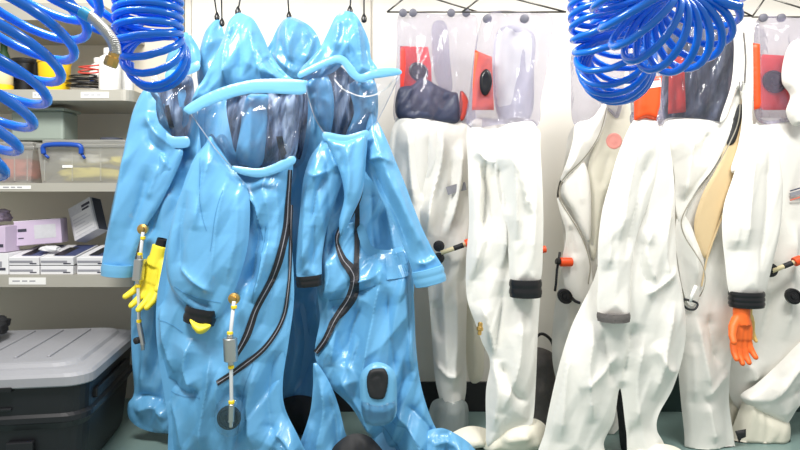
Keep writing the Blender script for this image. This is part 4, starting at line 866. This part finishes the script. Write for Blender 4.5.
piece('edge_patch', r, 'orange', [753,43, 760,44, 761,108, 754,110], Y-.03, .01, 3, (), None, smooth=False, label='orange strip')
port('exhaust_port', r, 'black', 773, 82, 10.5, Y+.008, .018, 1.15, 'black round port on the red patch')
piece('hood_side', r, 'white', [790,44, 800,40, 812,50, 814,90, 806,118, 794,126, 786,112, 790,96, 782,82, 783,62], Y-.075, .03, 8, [(3, 6, [796,50, 792,80, 798,112])], (4, 12, 2, 0), s=2, seed=116)
lp = Panel([(756,122),(830,120),(830,300),(750,290)], Y, .06, 26, [], None, 0, 1)
ribbon('badge', r, 'greystripe', [784,195, 794,192, 806,189], 4, lp, 12, 3, label='grey striped badge'); ribbon('badge_stripe', r, 'navy', [784,191, 794,188, 806,185], 1.2, lp, 12, 3); ribbon('badge_stripe', r, 'redcloth', [784,200, 794,197, 806,194], 1.2, lp, 12, 3)
bv = belt_valve(r, 772, 271, 797, 261, Y-.11)
lathe('black_wing', bv, 'blackmatte', [(.03, 0), (.033, .002), (.033, .008), (.03, .010), (.012, .010), (.010, .017), (.001, .017)], P(770, 270, Y-.10), (-.2, -1, 0), 20)
port('side_port', r, 'black', 792, 296, 7.5, Y-.085, .016, 1.15, 'black round side port')
for x in (762, 780): clip(r, x, 18, Y-.02)
wire_hanger('wire hanger over the red patched suit at the right edge', 752, 830, 17, Y, 766)

# ================================================================ blue coiled air hoses
def coil(label, path, R, turns, r, ph=0, hand=1):
    c = Vector(path[0]); t = thing('coiled_air_hose', label, 'air hose', c, 'blue coiled air hoses')
    pts = g_helix(path, R, turns, r, 10, 30, ph, hand)
    tube('coiled_tube', t, 'hose', pts, r, 10)
    return t, pts
def Q(x, y, Y, dY=0): p = P(x, y, Y); p.y += dY; return p
# left edge
Yc = -1.6
t, pts = coil('blue coiled hose cut by the left edge of the photo', [Q(8, -60, Yc, .10), Q(-4, -16, Yc, .06), Q(-15, 20, Yc, .03), Q(-26, 56, Yc), Q(-37, 92, Yc, -.03), Q(-48, 128, Yc, -.06), Q(-56, 160, Yc, -.09)], .146, 8.4, .0098, 1)
tl = tube('hose_tail', t, 'hose', [Q(20, -40, Yc), Q(45, -8, Yc), Q(64, 4, Yc), Q(84, 13, Yc)], .010, 12, None, 6)
cyl('collar', tl, 'hosecollar', Q(81, 11.5, Yc), Q(91, 17.5, Yc), .0118, 18, 'light blue collar')
sp = catmull([Q(90, 16, Yc), Q(99, 24, Yc), Q(108, 34, Yc), Q(114, 44, Yc), Q(115.5, 54, Yc)], 10)
tube('hose_core', tl, 'tube', sp, .0085, 10); hx = g_helix(sp[::5]+[sp[-1]], .0093, 26, .0016, per=12); tube('spring_guard', tl, 'steel', hx, .0022, 6, 'steel spring guard')
lathe('brass_tip', tl, 'brass', [(.009, 0), (.0105, .004), (.0105, .012), (.0135, .014), (.0135, .028), (.012, .031), (.008, .031)], Q(115.2, 51.5, Yc), (-.32, -.1, -1), 8, 'brass tip')
# hanging coil over the leftmost suit
Yc = -1.35
pth = [Q(148.5, -34, Yc), Q(148.5, -8, Yc), Q(148.5, 14, Yc), Q(148.5, 32, Yc), Q(149, 44, Yc, .008), Q(149, 53, Yc, .03), Q(149, 57, Yc, .065)]
coil('blue coiled hose hanging over the leftmost blue suit', pth, .0715, 12.5, .0087)
tube('loose_strand', bpy.data.objects['coiled_air_hose.001'], 'hose', [Q(36, -30, Yc), Q(64, 2, Yc), Q(84, 22, Yc), Q(104, 32, Yc), Q(118, 26, Yc, .05), Q(126, 10, Yc, .1)], .0087, 10, None, 8)
tube('loose_strand', bpy.data.objects['coiled_air_hose.001'], 'hose', [Q(70, -30, Yc), Q(92, 2, Yc), Q(108, 16, Yc), Q(120, 26, Yc, .03)], .0087, 10, None, 8)
# left coil of the right hand pair
Yc = -1.18
pth = [Q(606, -50, Yc), Q(606, -20, Yc), Q(606, 8, Yc), Q(608, 34, Yc), Q(614, 52, Yc, .02), Q(624, 62, Yc, .07), Q(637, 60, Yc, .13), Q(646, 44, Yc, .18), Q(650, 16, Yc, .2), Q(652, -30, Yc, .2)]
coil('blue coiled hose drooping at the left of the right pair', pth, .0905, 26, .0086, .5)
# fanned coil
Yc = -1.5
ctr = Q(668, -12, Yc); rad = .100; pth = []
for a in np.linspace(math.radians(172), math.radians(372), 11):
    h = rad*math.cos(a); v = rad*math.sin(a); pth.append(ctr+Vector((h*.93, h*.36, v)))
t, pts = coil('blue coiled hose fanned out in front of the open white suit', pth, .077, 12.5, .0080, 0, 1)
e = pts[-1]
tube('hose_tail', t, 'hose', [Q(700, -30, Yc-.02), Q(712, -6, Yc-.05), Q(728, 4, Yc-.06), Q(741, 7, Yc-.06)], .0088, 10, None, 8)
